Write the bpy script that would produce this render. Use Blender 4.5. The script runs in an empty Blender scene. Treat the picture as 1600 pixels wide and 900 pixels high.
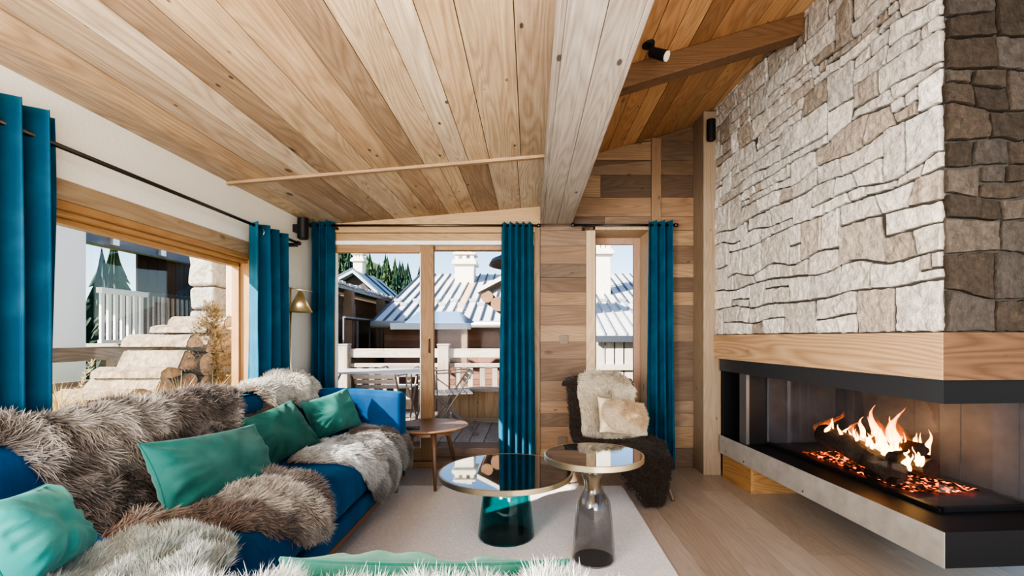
import bpy, bmesh, math, random
import numpy as np
from mathutils import Matrix, Vector
random.seed(7)
SC = bpy.context.scene
COL = SC.collection
PI = math.pi
F, CX, CY, H = 740.0, 828.0, 527.0, 1.135      # focal (px at 1600 wide), vanishing point, eye height


def at(px, py, d):
    return ((px - CX) / F * d, d, H - (py - CY) / F * d)


# ------------------------------------------------------------------ noise
def _h(ix, iy, iz, s):
    n = (ix * 374761393 + iy * 668265263 + iz * 2147483647 + s * 974634777) & 0xFFFFFFFF
    n = ((n ^ (n >> 13)) * 1274126177) & 0xFFFFFFFF
    n = (n ^ (n >> 16)) & 0xFFFF
    return n / 65535.0


def vn(p, seed=0):
    """value noise 0..1, p (n,3)"""
    p = np.asarray(p, float)
    i = np.floor(p).astype(np.int64)
    f = p - i
    f = f * f * (3 - 2 * f)
    r = 0
    for a in (0, 1):
        for b in (0, 1):
            for c in (0, 1):
                w = (f[:, 0] if a else 1 - f[:, 0]) * (f[:, 1] if b else 1 - f[:, 1]) * (f[:, 2] if c else 1 - f[:, 2])
                r = r + w * _h(i[:, 0] + a, i[:, 1] + b, i[:, 2] + c, seed)
    return r


def fbm(p, seed=0, o=3):
    r, a, t = 0, 1, 0
    p = np.asarray(p, float)
    for k in range(o):
        r = r + a * vn(p * (2 ** k), seed + k)
        t += a
        a *= .5
    return r / t


# ------------------------------------------------------------------ objects
TREE = {}


def tag(o, label=None, cat=None, group=None, kind=None):
    if label: o['label'] = label
    if cat: o['category'] = cat
    if group: o['group'] = group
    if kind: o['kind'] = kind
    return o


def thing(name, label, cat, loc=(0, 0, 0), rotz=0, group=None):
    o = bpy.data.objects.new(name, None)
    COL.objects.link(o)
    o.empty_display_size = .1
    o.location = loc
    o.rotation_euler = (0, 0, rotz)
    TREE[o.name] = Matrix.Translation(loc) @ Matrix.Rotation(rotz, 4, 'Z')
    return tag(o, label, cat, group)


def wm(o):
    return TREE.get(o.name, Matrix.Identity(4))


def finish(name, me, mat, parent=None, local=False, bevel=0, smooth=False, solid=0, origin=None):
    o = bpy.data.objects.new(name, me)
    COL.objects.link(o)
    for m in (mat if isinstance(mat, (list, tuple)) else [mat]):
        me.materials.append(m)
    if parent is not None:
        o.parent = parent
        if not local:
            me.transform(wm(parent).inverted())
        TREE[o.name] = wm(parent)
    elif origin is not None:
        me.transform(Matrix.Translation(origin).inverted())
        o.location = origin
        TREE[o.name] = Matrix.Translation(origin)
    if smooth:
        me.polygons.foreach_set('use_smooth', [True] * len(me.polygons))
    if solid:
        md = o.modifiers.new('solid', 'SOLIDIFY'); md.thickness = solid; md.offset = 0
    if bevel:
        md = o.modifiers.new('bevel', 'BEVEL'); md.width = bevel; md.segments = 2; md.limit_method = 'ANGLE'
        md.angle_limit = .6
    return o


class MB:
    def __init__(s):
        s.V, s.Fc, s.R, s.C, s.M = [], [], [], [], []

    def add(s, vs, fs, rnd=0.5, col=(1, 1, 1), mi=0):
        n = len(s.V)
        s.V += [tuple(v) for v in vs]
        s.Fc += [tuple(i + n for i in f) for f in fs]
        s.R += (list(rnd) if hasattr(rnd, '__len__') else [rnd] * len(vs))
        s.C += (list(col) if hasattr(col[0], '__len__') else [col] * len(vs))
        s.M += [mi] * len(fs)
        return s

    def box(s, x0, x1, y0, y1, z0, z1, rnd=0.5, M=None, col=(1, 1, 1), mi=0):
        vs = [Vector((x, y, z)) for x in (x0, x1) for y in (y0, y1) for z in (z0, z1)]
        if M is not None: vs = [M @ v for v in vs]
        fs = [(0, 1, 3, 2), (4, 6, 7, 5), (0, 4, 5, 1), (2, 3, 7, 6), (0, 2, 6, 4), (1, 5, 7, 3)]
        return s.add(vs, fs, rnd, col, mi)

    def hexa(s, b, t, rnd=0.5, col=(1, 1, 1), mi=0):
        """b, t: four corner points of bottom and top"""
        return s.add(list(b) + list(t), [(3, 2, 1, 0), (4, 5, 6, 7)] + [(i, (i + 1) % 4, (i + 1) % 4 + 4, i + 4) for i in range(4)], rnd, col, mi)

    def bar(s, p, q, w, h, up=(0, 0, 1), rnd=0.5, col=(1, 1, 1), w2=None, h2=None, mi=0):
        p, q, up = Vector(p), Vector(q), Vector(up)
        d = (q - p).normalized()
        sx = d.cross(up)
        if sx.length < 1e-4: sx = d.cross(Vector((1, 0, 0)))
        sx.normalize(); sy = sx.cross(d).normalized()
        w2 = w if w2 is None else w2; h2 = h if h2 is None else h2
        b = [p + sx * a * w / 2 + sy * c * h / 2 for a, c in ((-1, -1), (1, -1), (1, 1), (-1, 1))]
        t = [q + sx * a * w2 / 2 + sy * c * h2 / 2 for a, c in ((-1, -1), (1, -1), (1, 1), (-1, 1))]
        return s.hexa(b, t, rnd, col, mi)

    def prism(s, poly, vec, rnd=0.5, col=(1, 1, 1), mi=0):
        n = len(poly); vec = Vector(vec)
        vs = [Vector(p) for p in poly] + [Vector(p) + vec for p in poly]
        return s.add(vs, [tuple(range(n))[::-1], tuple(range(n, 2 * n))] + [(i, (i + 1) % n, (i + 1) % n + n, i + n) for i in range(n)], rnd, col, mi)

    def tube(s, path, r, n=10, rnd=0.5, col=(1, 1, 1), caps=True, mi=0):
        path = [Vector(p) for p in path]
        k = len(path)
        rr = r if hasattr(r, '__len__') else [r] * k
        vs, fs = [], []
        ref = None
        for i, p in enumerate(path):
            d = (path[min(i + 1, k - 1)] - path[max(i - 1, 0)]).normalized()
            if ref is None: ref = d.orthogonal().normalized()
            a = (ref - d * ref.dot(d)).normalized(); ref = a
            b = d.cross(a)
            for j in range(n):
                t = 2 * PI * j / n
                vs.append(p + (a * math.cos(t) + b * math.sin(t)) * rr[i])
        for i in range(k - 1):
            for j in range(n):
                fs.append((i * n + j, i * n + (j + 1) % n, (i + 1) * n + (j + 1) % n, (i + 1) * n + j))
        if caps: fs += [tuple(range(n))[::-1], tuple(range((k - 1) * n, k * n))]
        return s.add(vs, fs, rnd, col, mi)

    def lathe(s, prof, n=48, c=(0, 0, 0), closed=False, rnd=0.5, col=(1, 1, 1), mi=0):
        vs, fs = [], []
        k = len(prof)
        for r, z in prof:
            for j in range(n):
                t = 2 * PI * j / n
                vs.append((c[0] + r * math.cos(t), c[1] + r * math.sin(t), c[2] + z))
        for i in range(k if closed else k - 1):
            i2 = (i + 1) % k
            for j in range(n):
                fs.append((i * n + j, i * n + (j + 1) % n, i2 * n + (j + 1) % n, i2 * n + j))
        return s.add(vs, fs, rnd, col, mi)

    def disc(s, r, z, c=(0, 0, 0), n=48, mi=0, flip=False):
        vs = [(c[0] + r * math.cos(2 * PI * j / n), c[1] + r * math.sin(2 * PI * j / n), c[2] + z) for j in range(n)]
        return s.add(vs, [tuple(range(n))[::-1] if flip else tuple(range(n))], mi=mi)

    def torus(s, c, axis, R, r, n=20, m=8):
        axis = Vector(axis).normalized(); a = axis.orthogonal().normalized(); b = axis.cross(a); c = Vector(c)
        vs, fs = [], []
        for i in range(n):
            t = 2 * PI * i / n
            u = a * math.cos(t) + b * math.sin(t)
            for j in range(m):
                q = 2 * PI * j / m
                vs.append(c + u * (R + r * math.cos(q)) + axis * r * math.sin(q))
        for i in range(n):
            for j in range(m):
                fs.append((i * m + j, ((i + 1) % n) * m + j, ((i + 1) % n) * m + (j + 1) % m, i * m + (j + 1) % m))
        return s.add(vs, fs)

    def mesh(s, name):
        me = bpy.data.meshes.new(name)
        me.from_pydata(s.V, [], s.Fc)
        if any(s.M): me.polygons.foreach_set('material_index', s.M)
        a = me.attributes.new('rnd', 'FLOAT', 'POINT')
        a.data.foreach_set('value', [float(x) for x in s.R])
        if any(c != (1, 1, 1) for c in s.C):
            a = me.attributes.new('col', 'FLOAT_COLOR', 'POINT')
            a.data.foreach_set('color', [x for c in s.C for x in (c[0], c[1], c[2], 1.0)])
        me.update()
        return me

    def build(s, name, mat, parent=None, weld=False, recalc=True, **k):
        me = s.mesh(name)
        if weld or recalc:
            bm = bmesh.new(); bm.from_mesh(me)
            if weld: bmesh.ops.remove_doubles(bm, verts=bm.verts, dist=1e-5)
            if recalc: bmesh.ops.recalc_face_normals(bm, faces=bm.faces)
            bm.to_mesh(me); bm.free()
        return finish(name, me, mat, parent, **k)


def np_mesh(name, V, quads=None, tris=None, col=None):
    me = bpy.data.meshes.new(name)
    V = np.asarray(V, np.float32)
    nq = 0 if quads is None else len(quads)
    nt = 0 if tris is None else len(tris)
    idx = np.concatenate(([np.asarray(quads).ravel()] if nq else []) + ([np.asarray(tris).ravel()] if nt else [])).astype(np.int32)
    tot = np.concatenate((np.full(nq, 4), np.full(nt, 3))).astype(np.int32)
    st = np.concatenate(([0], np.cumsum(tot)[:-1])).astype(np.int32)
    me.vertices.add(len(V)); me.vertices.foreach_set('co', V.ravel())
    me.loops.add(len(idx)); me.loops.foreach_set('vertex_index', idx)
    me.polygons.add(len(tot)); me.polygons.foreach_set('loop_start', st)
    try: me.polygons.foreach_set('loop_total', tot)
    except Exception: pass
    if col is not None:
        a = me.attributes.new('col', 'FLOAT_COLOR', 'POINT')
        c = np.ones((len(V), 4), np.float32); c[:, :3] = col
        a.data.foreach_set('color', c.ravel())
    me.update(calc_edges=True); me.validate()
    return me


def rbox(mb, x0, x1, y0, y1, z0, z1, r, step=.05, disp=None, rnd=.5):
    lo, hi = np.array((x0, y0, z0), float), np.array((x1, y1, z1), float)
    r = min(r, *(hi - lo) / 2 * .999)
    for ax in range(3):
        o = [i for i in range(3) if i != ax]
        for side in (lo[ax], hi[ax]):
            def lin(k):
                inner = np.linspace(lo[k] + r, hi[k] - r, max(2, int((hi[k] - lo[k] - 2 * r) / step) + 2))
                e = np.tan(np.linspace(-PI / 4, 0, 5))[:-1] * r
                return np.concatenate((lo[k] + r + e, inner, (hi[k] - r - e)[::-1]))
            A, B = np.meshgrid(lin(o[0]), lin(o[1]), indexing='ij')
            P = np.zeros(A.shape + (3,)); P[..., o[0]] = A; P[..., o[1]] = B; P[..., ax] = side
            sh = P.shape[:2]; P = P.reshape(-1, 3)
            inn = np.clip(P, lo + r, hi - r); d = P - inn
            L = np.linalg.norm(d, axis=1, keepdims=True); L[L < 1e-9] = 1
            P = inn + d / L * r
            if disp is not None: P = disp(P, d / L)
            fs = [(i * sh[1] + j, (i + 1) * sh[1] + j, (i + 1) * sh[1] + j + 1, i * sh[1] + j + 1) for i in range(sh[0] - 1) for j in range(sh[1] - 1)]
            mb.add(P.tolist(), fs, rnd)
    return mb


def copy_tree(o, parent=None):
    c = o.copy(); COL.objects.link(c)
    if parent is not None: c.parent = parent
    for ch in list(o.children): copy_tree(ch, c)
    return c


# ------------------------------------------------------------------ materials
def new_mat(name):
    m = bpy.data.materials.new(name); m.use_nodes = True
    nt = m.node_tree; nt.nodes.clear()
    return m, nt


class N:
    def __init__(s, nt): s.nt = nt

    def __call__(s, t, **k):
        n = s.nt.nodes.new(t)
        ins = k.pop('i', {})
        for a, b in k.items(): setattr(n, a, b)
        for a, b in ins.items():
            if isinstance(b, bpy.types.NodeSocket): s.nt.links.new(b, n.inputs[a])
            else: n.inputs[a].default_value = b
        return n

    def math(s, op, a, b=0.0, clamp=False):
        n = s.nt.nodes.new('ShaderNodeMath'); n.operation = op; n.use_clamp = clamp
        for k, v in ((0, a), (1, b)):
            if isinstance(v, bpy.types.NodeSocket): s.nt.links.new(v, n.inputs[k])
            else: n.inputs[k].default_value = v
        return n.outputs[0]

    def mix(s, f, a, b, blend='MIX'):
        n = s.nt.nodes.new('ShaderNodeMix'); n.data_type = 'RGBA'; n.blend_type = blend
        for k, v in ((0, f), (6, a), (7, b)):
            if isinstance(v, bpy.types.NodeSocket): s.nt.links.new(v, n.inputs[k])
            else: n.inputs[k].default_value = v if k == 0 else (*v[:3], 1)
        return n.outputs[2]

    def ramp(s, f, stops, interp='LINEAR'):
        n = s.nt.nodes.new('ShaderNodeValToRGB'); n.color_ramp.interpolation = interp
        e = n.color_ramp.elements
        while len(e) < len(stops): e.new(.5)
        for q, (p, c) in zip(e, stops):
            q.position = p
            q.color = (c, c, c, 1) if not hasattr(c, '__len__') else (*c[:3], 1)
        s.nt.links.new(f, n.inputs[0])
        return n.outputs[0]

    def out(s, sh):
        o = s.nt.nodes.new('ShaderNodeOutputMaterial'); s.nt.links.new(sh, o.inputs[0])


def basic(name, col, rough=.5, metal=0, bump=0, bscale=40, var=0, **kw):
    m, nt = new_mat(name); n = N(nt)
    tc = n('ShaderNodeTexCoord').outputs['Object']
    p = n('ShaderNodeBsdfPrincipled', i={'Base Color': (*col, 1), 'Roughness': rough, 'Metallic': metal})
    for k, v in kw.items(): p.inputs[k.replace('_', ' ')].default_value = v
    if bump or var:
        nz = n('ShaderNodeTexNoise', i={'Vector': tc, 'Scale': bscale, 'Detail': 6.0, 'Roughness': .6})
        if bump:
            b = n('ShaderNodeBump', i={'Strength': bump, 'Distance': .01, 'Height': nz.outputs[0]})
            nt.links.new(b.outputs[0], p.inputs['Normal'])
        if var:
            c = n.ramp(nz.outputs[0], [(.3, tuple(x * (1 - var) for x in col)), (.7, tuple(min(1, x * (1 + var)) for x in col))])
            nt.links.new(c, p.inputs['Base Color'])
    n.out(p.outputs[0])
    return m


def wood(name, tones, axis='Y', rough=.6, fine=.35, rings=.5, knots=.6, scale=1.0, bump=.25, stain=.5):
    """planks: point attribute 'rnd' picks tone and shifts grain; grain is the contour rings of a stretched noise"""
    m, nt = new_mat(name); n = N(nt)
    tc = n('ShaderNodeTexCoord').outputs['Object']
    rnd = n('ShaderNodeAttribute', attribute_name='rnd').outputs['Fac']
    off = n('ShaderNodeCombineXYZ', i={0: n.math('MULTIPLY', rnd, 37.7), 1: n.math('MULTIPLY', rnd, 91.3), 2: n.math('MULTIPLY', rnd, 53.1)}).outputs[0]
    p = n('ShaderNodeVectorMath', operation='ADD', i={0: tc, 1: off}).outputs[0]

    def sc(a, b):
        v = [b * scale] * 3; v['XYZ'.index(axis)] = a * scale
        return n('ShaderNodeMapping', i={0: p, 3: v}).outputs[0]
    big = n('ShaderNodeTexNoise', i={'Vector': sc(.55, 5.5), 'Scale': 1.0, 'Detail': 1.5, 'Roughness': .45, 'Distortion': .25}).outputs[0]
    ring = n.math('PINGPONG', n.math('MULTIPLY', big, 24.0), .5)
    ring = n.ramp(ring, [(0, 0.0), (.22, .55), (.5, 1.0)])
    fin = n('ShaderNodeTexNoise', i={'Vector': sc(2.2, 170), 'Scale': 1.0, 'Detail': 4.0, 'Roughness': .7}).outputs[0]
    fin = n.ramp(fin, [(.3, 0.0), (.7, 1.0)])
    blot = n('ShaderNodeTexNoise', i={'Vector': sc(1.3, 4.0), 'Scale': 1.0, 'Detail': 5.0, 'Roughness': .65}).outputs[0]
    blot = n.ramp(blot, [(.3, 0.0), (.7, 1.0)])
    k = len(tones)
    tone = n.ramp(n.math('FRACT', n.math('MULTIPLY', rnd, 7.31)), [(i / k, t) for i, t in enumerate(tones)], 'CONSTANT')
    val = n.math('FRACT', n.math('MULTIPLY', rnd, 23.7))
    c = n.mix(n.math('MULTIPLY_ADD', val, 1.0), tone, tone)
    dark = n.mix(1.0, tone, (.44, .34, .27), 'MULTIPLY')
    c = n.mix(n.math('MULTIPLY', n.math('SUBTRACT', 1.0, ring), rings), tone, dark)
    c = n.mix(n.math('MULTIPLY', n.math('SUBTRACT', 1.0, fin), fine), c, n.mix(1.0, c, (.36, .31, .28), 'MULTIPLY'))
    c = n.mix(n.math('MULTIPLY', n.math('SUBTRACT', 1.0, blot), stain), c, n.mix(1.0, c, (.55, .47, .42), 'MULTIPLY'))
    c = n.mix(n.math('MULTIPLY', val, .30), c, n.mix(1.0, c, (.45, .40, .36), 'MULTIPLY'))
    # knots and nail holes
    vo = n('ShaderNodeTexVoronoi', i={'Vector': sc(1.6, 3.6), 'Scale': 1.0, 'Randomness': 1.0}).outputs['Distance']
    kn = n.ramp(vo, [(.0, 1.0), (.05, .85), (.075, 0.0)])
    c = n.mix(n.math('MULTIPLY', kn, knots), c, (.05, .025, .012))
    vo2 = n('ShaderNodeTexVoronoi', i={'Vector': sc(4.0, 9.0), 'Scale': 1.0, 'Randomness': 1.0}).outputs['Distance']
    kn2 = n.ramp(vo2, [(.0, 1.0), (.055, 1.0), (.08, 0.0)])
    c = n.mix(n.math('MULTIPLY', kn2, knots), c, (.03, .02, .012))
    bs = n('ShaderNodeBsdfPrincipled', i={'Base Color': c, 'Roughness': rough})
    hgt = n.math('ADD', n.math('MULTIPLY', ring, .5), n.math('MULTIPLY', fin, .5))
    b = n('ShaderNodeBump', i={'Strength': bump, 'Distance': .004, 'Height': hgt})
    nt.links.new(b.outputs[0], bs.inputs['Normal'])
    n.out(bs.outputs[0])
    return m


def velvet(name, col, light, rough=.75, wr=0.0, wscale=(3, 30, 3)):
    m, nt = new_mat(name); n = N(nt)
    tc = n('ShaderNodeTexCoord').outputs['Object']
    lw = n('ShaderNodeLayerWeight', i={'Blend': .45}).outputs['Facing']
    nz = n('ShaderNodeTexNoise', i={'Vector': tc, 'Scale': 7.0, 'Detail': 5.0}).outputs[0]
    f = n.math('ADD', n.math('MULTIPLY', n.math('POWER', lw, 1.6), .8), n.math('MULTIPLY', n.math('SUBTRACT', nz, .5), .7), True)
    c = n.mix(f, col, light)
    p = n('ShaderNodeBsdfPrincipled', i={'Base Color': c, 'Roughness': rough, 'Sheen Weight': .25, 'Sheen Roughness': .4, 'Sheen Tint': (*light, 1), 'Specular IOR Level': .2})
    mp = n('ShaderNodeMapping', i={0: tc, 3: wscale}).outputs[0]
    n2 = n('ShaderNodeTexNoise', i={'Vector': mp, 'Scale': 1.0, 'Detail': 3.0, 'Distortion': .6}).outputs[0]
    n3 = n('ShaderNodeTexNoise', i={'Vector': tc, 'Scale': 400.0, 'Detail': 2.0}).outputs[0]
    hh = n.math('ADD', n.math('MULTIPLY', n2, wr), n.math('MULTIPLY', n3, .02))
    b = n('ShaderNodeBump', i={'Strength': 1.0, 'Distance': .02, 'Height': hh})
    nt.links.new(b.outputs[0], p.inputs['Normal'])
    n.out(p.outputs[0])
    return m


def attr_mat(name, rough=.85, transl=0.0, bump=0.0, bscale=60, noise=0.0, sheen=0.0):
    m, nt = new_mat(name); n = N(nt)
    c = n('ShaderNodeAttribute', attribute_name='col').outputs['Color']
    tc = n('ShaderNodeTexCoord').outputs['Object']
    if noise or bump:
        nz = n('ShaderNodeTexNoise', i={'Vector': tc, 'Scale': bscale, 'Detail': 8.0, 'Roughness': .65})
    if noise:
        c = n.mix(noise, c, n.mix(1.0, c, n.ramp(nz.outputs[0], [(.3, .35), (.65, 1.25)]), 'MULTIPLY'))
    p = n('ShaderNodeBsdfPrincipled', i={'Base Color': c, 'Roughness': rough, 'Sheen Weight': sheen, 'Specular IOR Level': .25})
    if bump:
        b = n('ShaderNodeBump', i={'Strength': bump, 'Distance': .02, 'Height': nz.outputs[0]})
        nt.links.new(b.outputs[0], p.inputs['Normal'])
    sh = p.outputs[0]
    if transl:
        t = n('ShaderNodeBsdfTranslucent', i={'Color': c}).outputs[0]
        sh = n('ShaderNodeMixShader', i={0: transl, 1: sh, 2: t}).outputs[0]
    n.out(sh)
    return m


def pane_mat(name, tint=(1, 1, 1), refl=.06, rough=0.0, power=1.0):
    m, nt = new_mat(name); n = N(nt)
    t = n('ShaderNodeBsdfTransparent', i={0: (*tint, 1)}).outputs[0]
    g = n('ShaderNodeBsdfGlossy', i={'Roughness': rough}).outputs[0]
    fr = n('ShaderNodeLayerWeight', i={'Blend': .5}).outputs['Facing']
    f = n.math('MULTIPLY', n.math('ADD', n.math('MULTIPLY', n.math('POWER', fr, 5.0), .85), .06), power, True)
    n.out(n('ShaderNodeMixShader', i={0: f, 1: t, 2: g}).outputs[0])
    return m


def glass_mat(name, col, rough=0.0, ior=1.45):
    m, nt = new_mat(name); n = N(nt)
    t = n('ShaderNodeBsdfTransparent', i={0: (*col, 1)}).outputs[0]
    g = n('ShaderNodeBsdfGlossy', i={'Roughness': .02}).outputs[0]
    fr = n('ShaderNodeLayerWeight', i={'Blend': .5}).outputs['Facing']
    f = n.math('ADD', n.math('MULTIPLY', n.math('POWER', fr, 4.0), .8), .05, True)
    n.out(n('ShaderNodeMixShader', i={0: f, 1: t, 2: g}).outputs[0])
    return m
# ================================================================== camera
cam = bpy.data.cameras.new('camera'); camo = bpy.data.objects.new('camera', cam); COL.objects.link(camo)
camo.location = (0, 0, H); camo.rotation_euler = (PI / 2, 0, 0)
cam.sensor_fit = 'HORIZONTAL'; cam.sensor_width = 36; cam.lens = 36 * F / 1600
cam.shift_x = -(CX - 800) / 1600; cam.shift_y = (CY - 450) / 1600
cam.clip_start = .05; cam.clip_end = 500
SC.camera = camo
SC.view_settings.view_transform = 'AgX'
SC.view_settings.look = 'AgX - High Contrast'
SC.view_settings.exposure = 1.1
SC.cycles.max_bounces = 10; SC.cycles.transparent_max_bounces = 16
SC.cycles.caustics_reflective = False; SC.cycles.caustics_refractive = False
SC.cycles.sample_clamp_indirect = 6

# ================================================================== materials
T_CEIL = [(.77, .59, .38), (.83, .69, .49), (.68, .49, .30), (.63, .50, .35), (.80, .64, .43), (.53, .395, .26), (.86, .73, .55)]
T_CEILR = [(.58, .34, .17), (.66, .41, .21), (.44, .25, .12), (.70, .46, .25), (.30, .165, .085), (.60, .38, .20)]
T_WALL = [(.28, .185, .115), (.20, .13, .08), (.36, .235, .14), (.15, .098, .062), (.29, .205, .14), (.40, .28, .17), (.18, .125, .085)]
T_GREY = [(.56, .525, .475), (.50, .47, .425), (.61, .57, .515)]
M_CEIL = wood('ceiling_wood', T_CEIL, 'Y', fine=.5, rings=.45, stain=.7, knots=.85)
M_CEILR = wood('ceiling_wood_amber', T_CEILR, 'Y', fine=.3, rings=.45, stain=.5)
M_WALLX = wood('wall_wood', T_WALL, 'X', fine=.4, rings=.45, stain=.6, knots=.7)
M_POSTZ = wood('post_wood', [(.34, .23, .14), (.30, .20, .125), (.38, .26, .16)], 'Z', fine=.4, rings=.4)
M_TRIMX = wood('trim_wood', [(.60, .42, .24), (.54, .37, .20), (.64, .47, .29)], 'X', fine=.25, rings=.3, stain=.3)
M_TRIMY = wood('trim_wood_along', [(.56, .43, .28), (.50, .38, .25)], 'Y', fine=.3, rings=.35, stain=.4)
M_DOORZ = wood('door_wood', [(.44, .27, .14), (.48, .30, .16), (.40, .24, .12)], 'Z', fine=.3, rings=.35, stain=.3)
M_DOORX = wood('door_wood_cross', [(.44, .27, .14), (.48, .30, .16)], 'X', fine=.3, rings=.35, stain=.3)
M_PALEZ = wood('pale_wood', [(.62, .47, .31), (.66, .51, .35)], 'Z', fine=.2, rings=.3, stain=.2)
M_ORANY = wood('orange_wood_along', [(.50, .29, .13), (.54, .33, .15)], 'Y', fine=.25, rings=.25, stain=.2, knots=.2, rough=.4)
M_ORANZ = wood('orange_wood_up', [(.50, .29, .13), (.54, .33, .15)], 'Z', fine=.25, rings=.25, stain=.2, knots=.2, rough=.4)
M_BEAM = wood('beam_wood', T_GREY, 'Y', fine=.55, rings=.35, stain=.65, knots=.8, scale=.8)
M_RAFT = wood('rafter_wood', [(.20, .11, .055), (.22, .125, .065)], 'X', fine=.35, rings=.4, stain=.5)
M_FLOOR = wood('floor_oak', [(.56, .475, .39), (.61, .53, .44), (.51, .425, .34), (.57, .49, .41)], 'Y', fine=.22, rings=.22, stain=.25, knots=.15, rough=.38, bump=.1)
M_PLAST = basic('plaster', (.80, .78, .73), .9, bump=.12, bscale=70, var=.03)
M_IRON = basic('black_iron', (.015, .015, .017), .45, .3)
M_STONE = attr_mat('stone', .92, bump=.85, bscale=34, noise=.55)
M_MORT = basic('mortar', (.06, .054, .047), .95, bump=.5, bscale=60)
M_GLASS = pane_mat('window_glass', power=.5)
M_GLASSD = pane_mat('door_glass', power=.04)
M_WHITE = basic('white_paint', (.78, .77, .74), .5)

BW = 4.15            # back wall plane
LW = -1.9            # left wall plane
YR = -1.4            # how far the room runs behind the eye
R = random.Random(3)


def rr(): return R.random()


def struct(o):
    o['kind'] = 'structure'
    return o


# ------------------------------------------------------------------ floor
mb = MB()
x = -2.1
while x < 3.2:
    w = .21
    y = YR - rr() * 1.5
    while y < BW + .12:
        L = 1.6 + rr() * .8
        mb.box(x + .0008, x + w - .0008, max(y, YR), min(y + L - .001, BW + .12), -.03, 0, rr())
        y += L
    x += w
struct(mb.build('floor', M_FLOOR))

# ------------------------------------------------------------------ left ceiling (gentle slope) and right ceiling (steep slope)
def zl(x): return 2.11 + .085 * (x + 1.9)
def zr(x): return 3.05 + .30 * (x - 1.627)


def ceil_boards(mb, x0, x1, y0, y1, zf, wmin, wmax):
    x = x0
    while x < x1 - .01:
        w = min(wmin + rr() * (wmax - wmin), x1 - x)
        if x1 - x - w < .05: w = x1 - x
        a, b = x + .0018, x + w - .0018
        dz = rr() * .003
        bt = [(a, y0, zf(a) + dz), (b, y0, zf(b) + dz), (b, y1, zf(b) + dz), (a, y1, zf(a) + dz)]
        mb.hexa(bt, [(p[0], p[1], p[2] + .025) for p in bt], rr())
        x += w


mb = MB()
ceil_boards(mb, LW - .02, .12, YR, 2.975, zl, .12, .21)
ceil_boards(mb, LW - .02, .12, 2.975, BW + .05, zl, .11, .2)
mb.hexa([(LW - .2, YR, zl(LW - .2) + .03), (.12, YR, zl(.12) + .03), (.12, BW + .2, zl(.12) + .03), (LW - .2, BW + .2, zl(LW - .2) + .03)],
        [(LW - .2, YR, 2.6), (.12, YR, 2.6), (.12, BW + .2, 2.6), (LW - .2, BW + .2, 2.6)], .2)
struct(mb.build('ceiling', M_CEIL))
mb = MB()
ceil_boards(mb, .34, 3.2, YR, BW + .05, zr, .12, .19)
mb.hexa([(.1, YR, zr(.1) + .03), (3.2, YR, zr(3.2) + .03), (3.2, BW + .2, zr(3.2) + .03), (.1, BW + .2, zr(.1) + .03)],
        [(.1, YR, zr(.1) + .3), (3.2, YR, zr(3.2) + .3), (3.2, BW + .2, zr(3.2) + .3), (.1, BW + .2, zr(.1) + .3)], .2)
struct(mb.build('ceiling_raised', M_CEILR))
# batten across the left ceiling boards
mb = MB()
mb.hexa([(LW, 2.96, zl(LW) - .018), (.09, 2.96, zl(.09) - .018), (.09, 2.99, zl(.09) - .018), (LW, 2.99, zl(LW) - .018)],
        [(LW, 2.96, zl(LW)), (.09, 2.96, zl(.09)), (.09, 2.99, zl(.09)), (LW, 2.99, zl(LW))], .3)
struct(mb.build('trim_1', wood('batten_wood', [(.42, .29, .17)], 'X', fine=.4, rings=.3, stain=.4)))
# big grey beam: three planks wide underneath
mb = MB()
zb, zt = 2.118, 2.75
xs = [.090, .245, .300, .365]
mb.box(.090, .110, YR, BW - .04, zb, zt, .71)
for a, b, r_ in ((.110, .232, .11), (.2335, .345, .53)):
    mb.box(a, b, YR, BW - .04, zb + .001, zb + .03, r_)
mb.box(.345, .365, YR, BW - .04, zb, zt, .37)
mb.box(.11, .345, BW - .06, BW - .04, zb + .03, zt, .3)
o = struct(mb.build('ceiling_beam', M_BEAM, bevel=.003))
# rafter under the raised ceiling
mb = MB()
y0, y1, x0, x1 = 2.78, 2.89, .365, 1.70
mb.hexa([(x0, y0, zr(x0) - .125), (x1, y0, zr(x1) - .125), (x1, y1, zr(x1) - .125), (x0, y1, zr(x0) - .125)],
        [(x0, y0, zr(x0)), (x1, y0, zr(x1)), (x1, y1, zr(x1)), (x0, y1, zr(x0))], .4)
struct(mb.build('ceiling_rafter', M_RAFT, bevel=.004))

# ------------------------------------------------------------------ left wall
W0, W1, WZ0, WZ1 = 1.32, 3.27, .70, 1.69      # window opening
mb = MB()
t = LW - .15
mb.box(t, LW, YR, BW + .1, WZ1, 2.14, .5)
mb.box(t, LW, YR, BW + .1, -.03, WZ0, .5)
mb.box(t, LW, YR, W0, WZ0, WZ1, .5)
mb.box(t, LW, W1, BW + .1, WZ0, WZ1, .5)
struct(mb.build('wall_left', M_PLAST))
w1 = struct(thing('window_1', None, None, (LW, (W0 + W1) / 2, WZ0)))
fx = LW - .13
mb = MB(); mb.box(LW - .012, LW + .012, W0 - .1, W1 + .02, WZ1, WZ1 + .085, .4)
mb.build('window_header', M_TRIMY, w1, bevel=.003)
mb = MB()
mb.box(fx, LW + .008, W0, W1, WZ1 - .03, WZ1, .2)
mb.box(fx, LW - .03, W0, W1, WZ1 - .05, WZ1 - .03, .6)
mb.box(fx, fx + .05, W0, W1, WZ1 - .075, WZ1 - .05, .6)
mb.box(fx, LW + .008, W0, W1, WZ0, WZ0 + .03, .3)
mb.build('window_frame', M_ORANY, w1, bevel=.003)
mb = MB()
mb.box(fx, LW + .006, W1 - .03, W1, WZ0, WZ1 - .03, .2)
mb.box(fx, fx + .05, W1 - .05, W1 - .03, WZ0, WZ1 - .03, .7)
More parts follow.
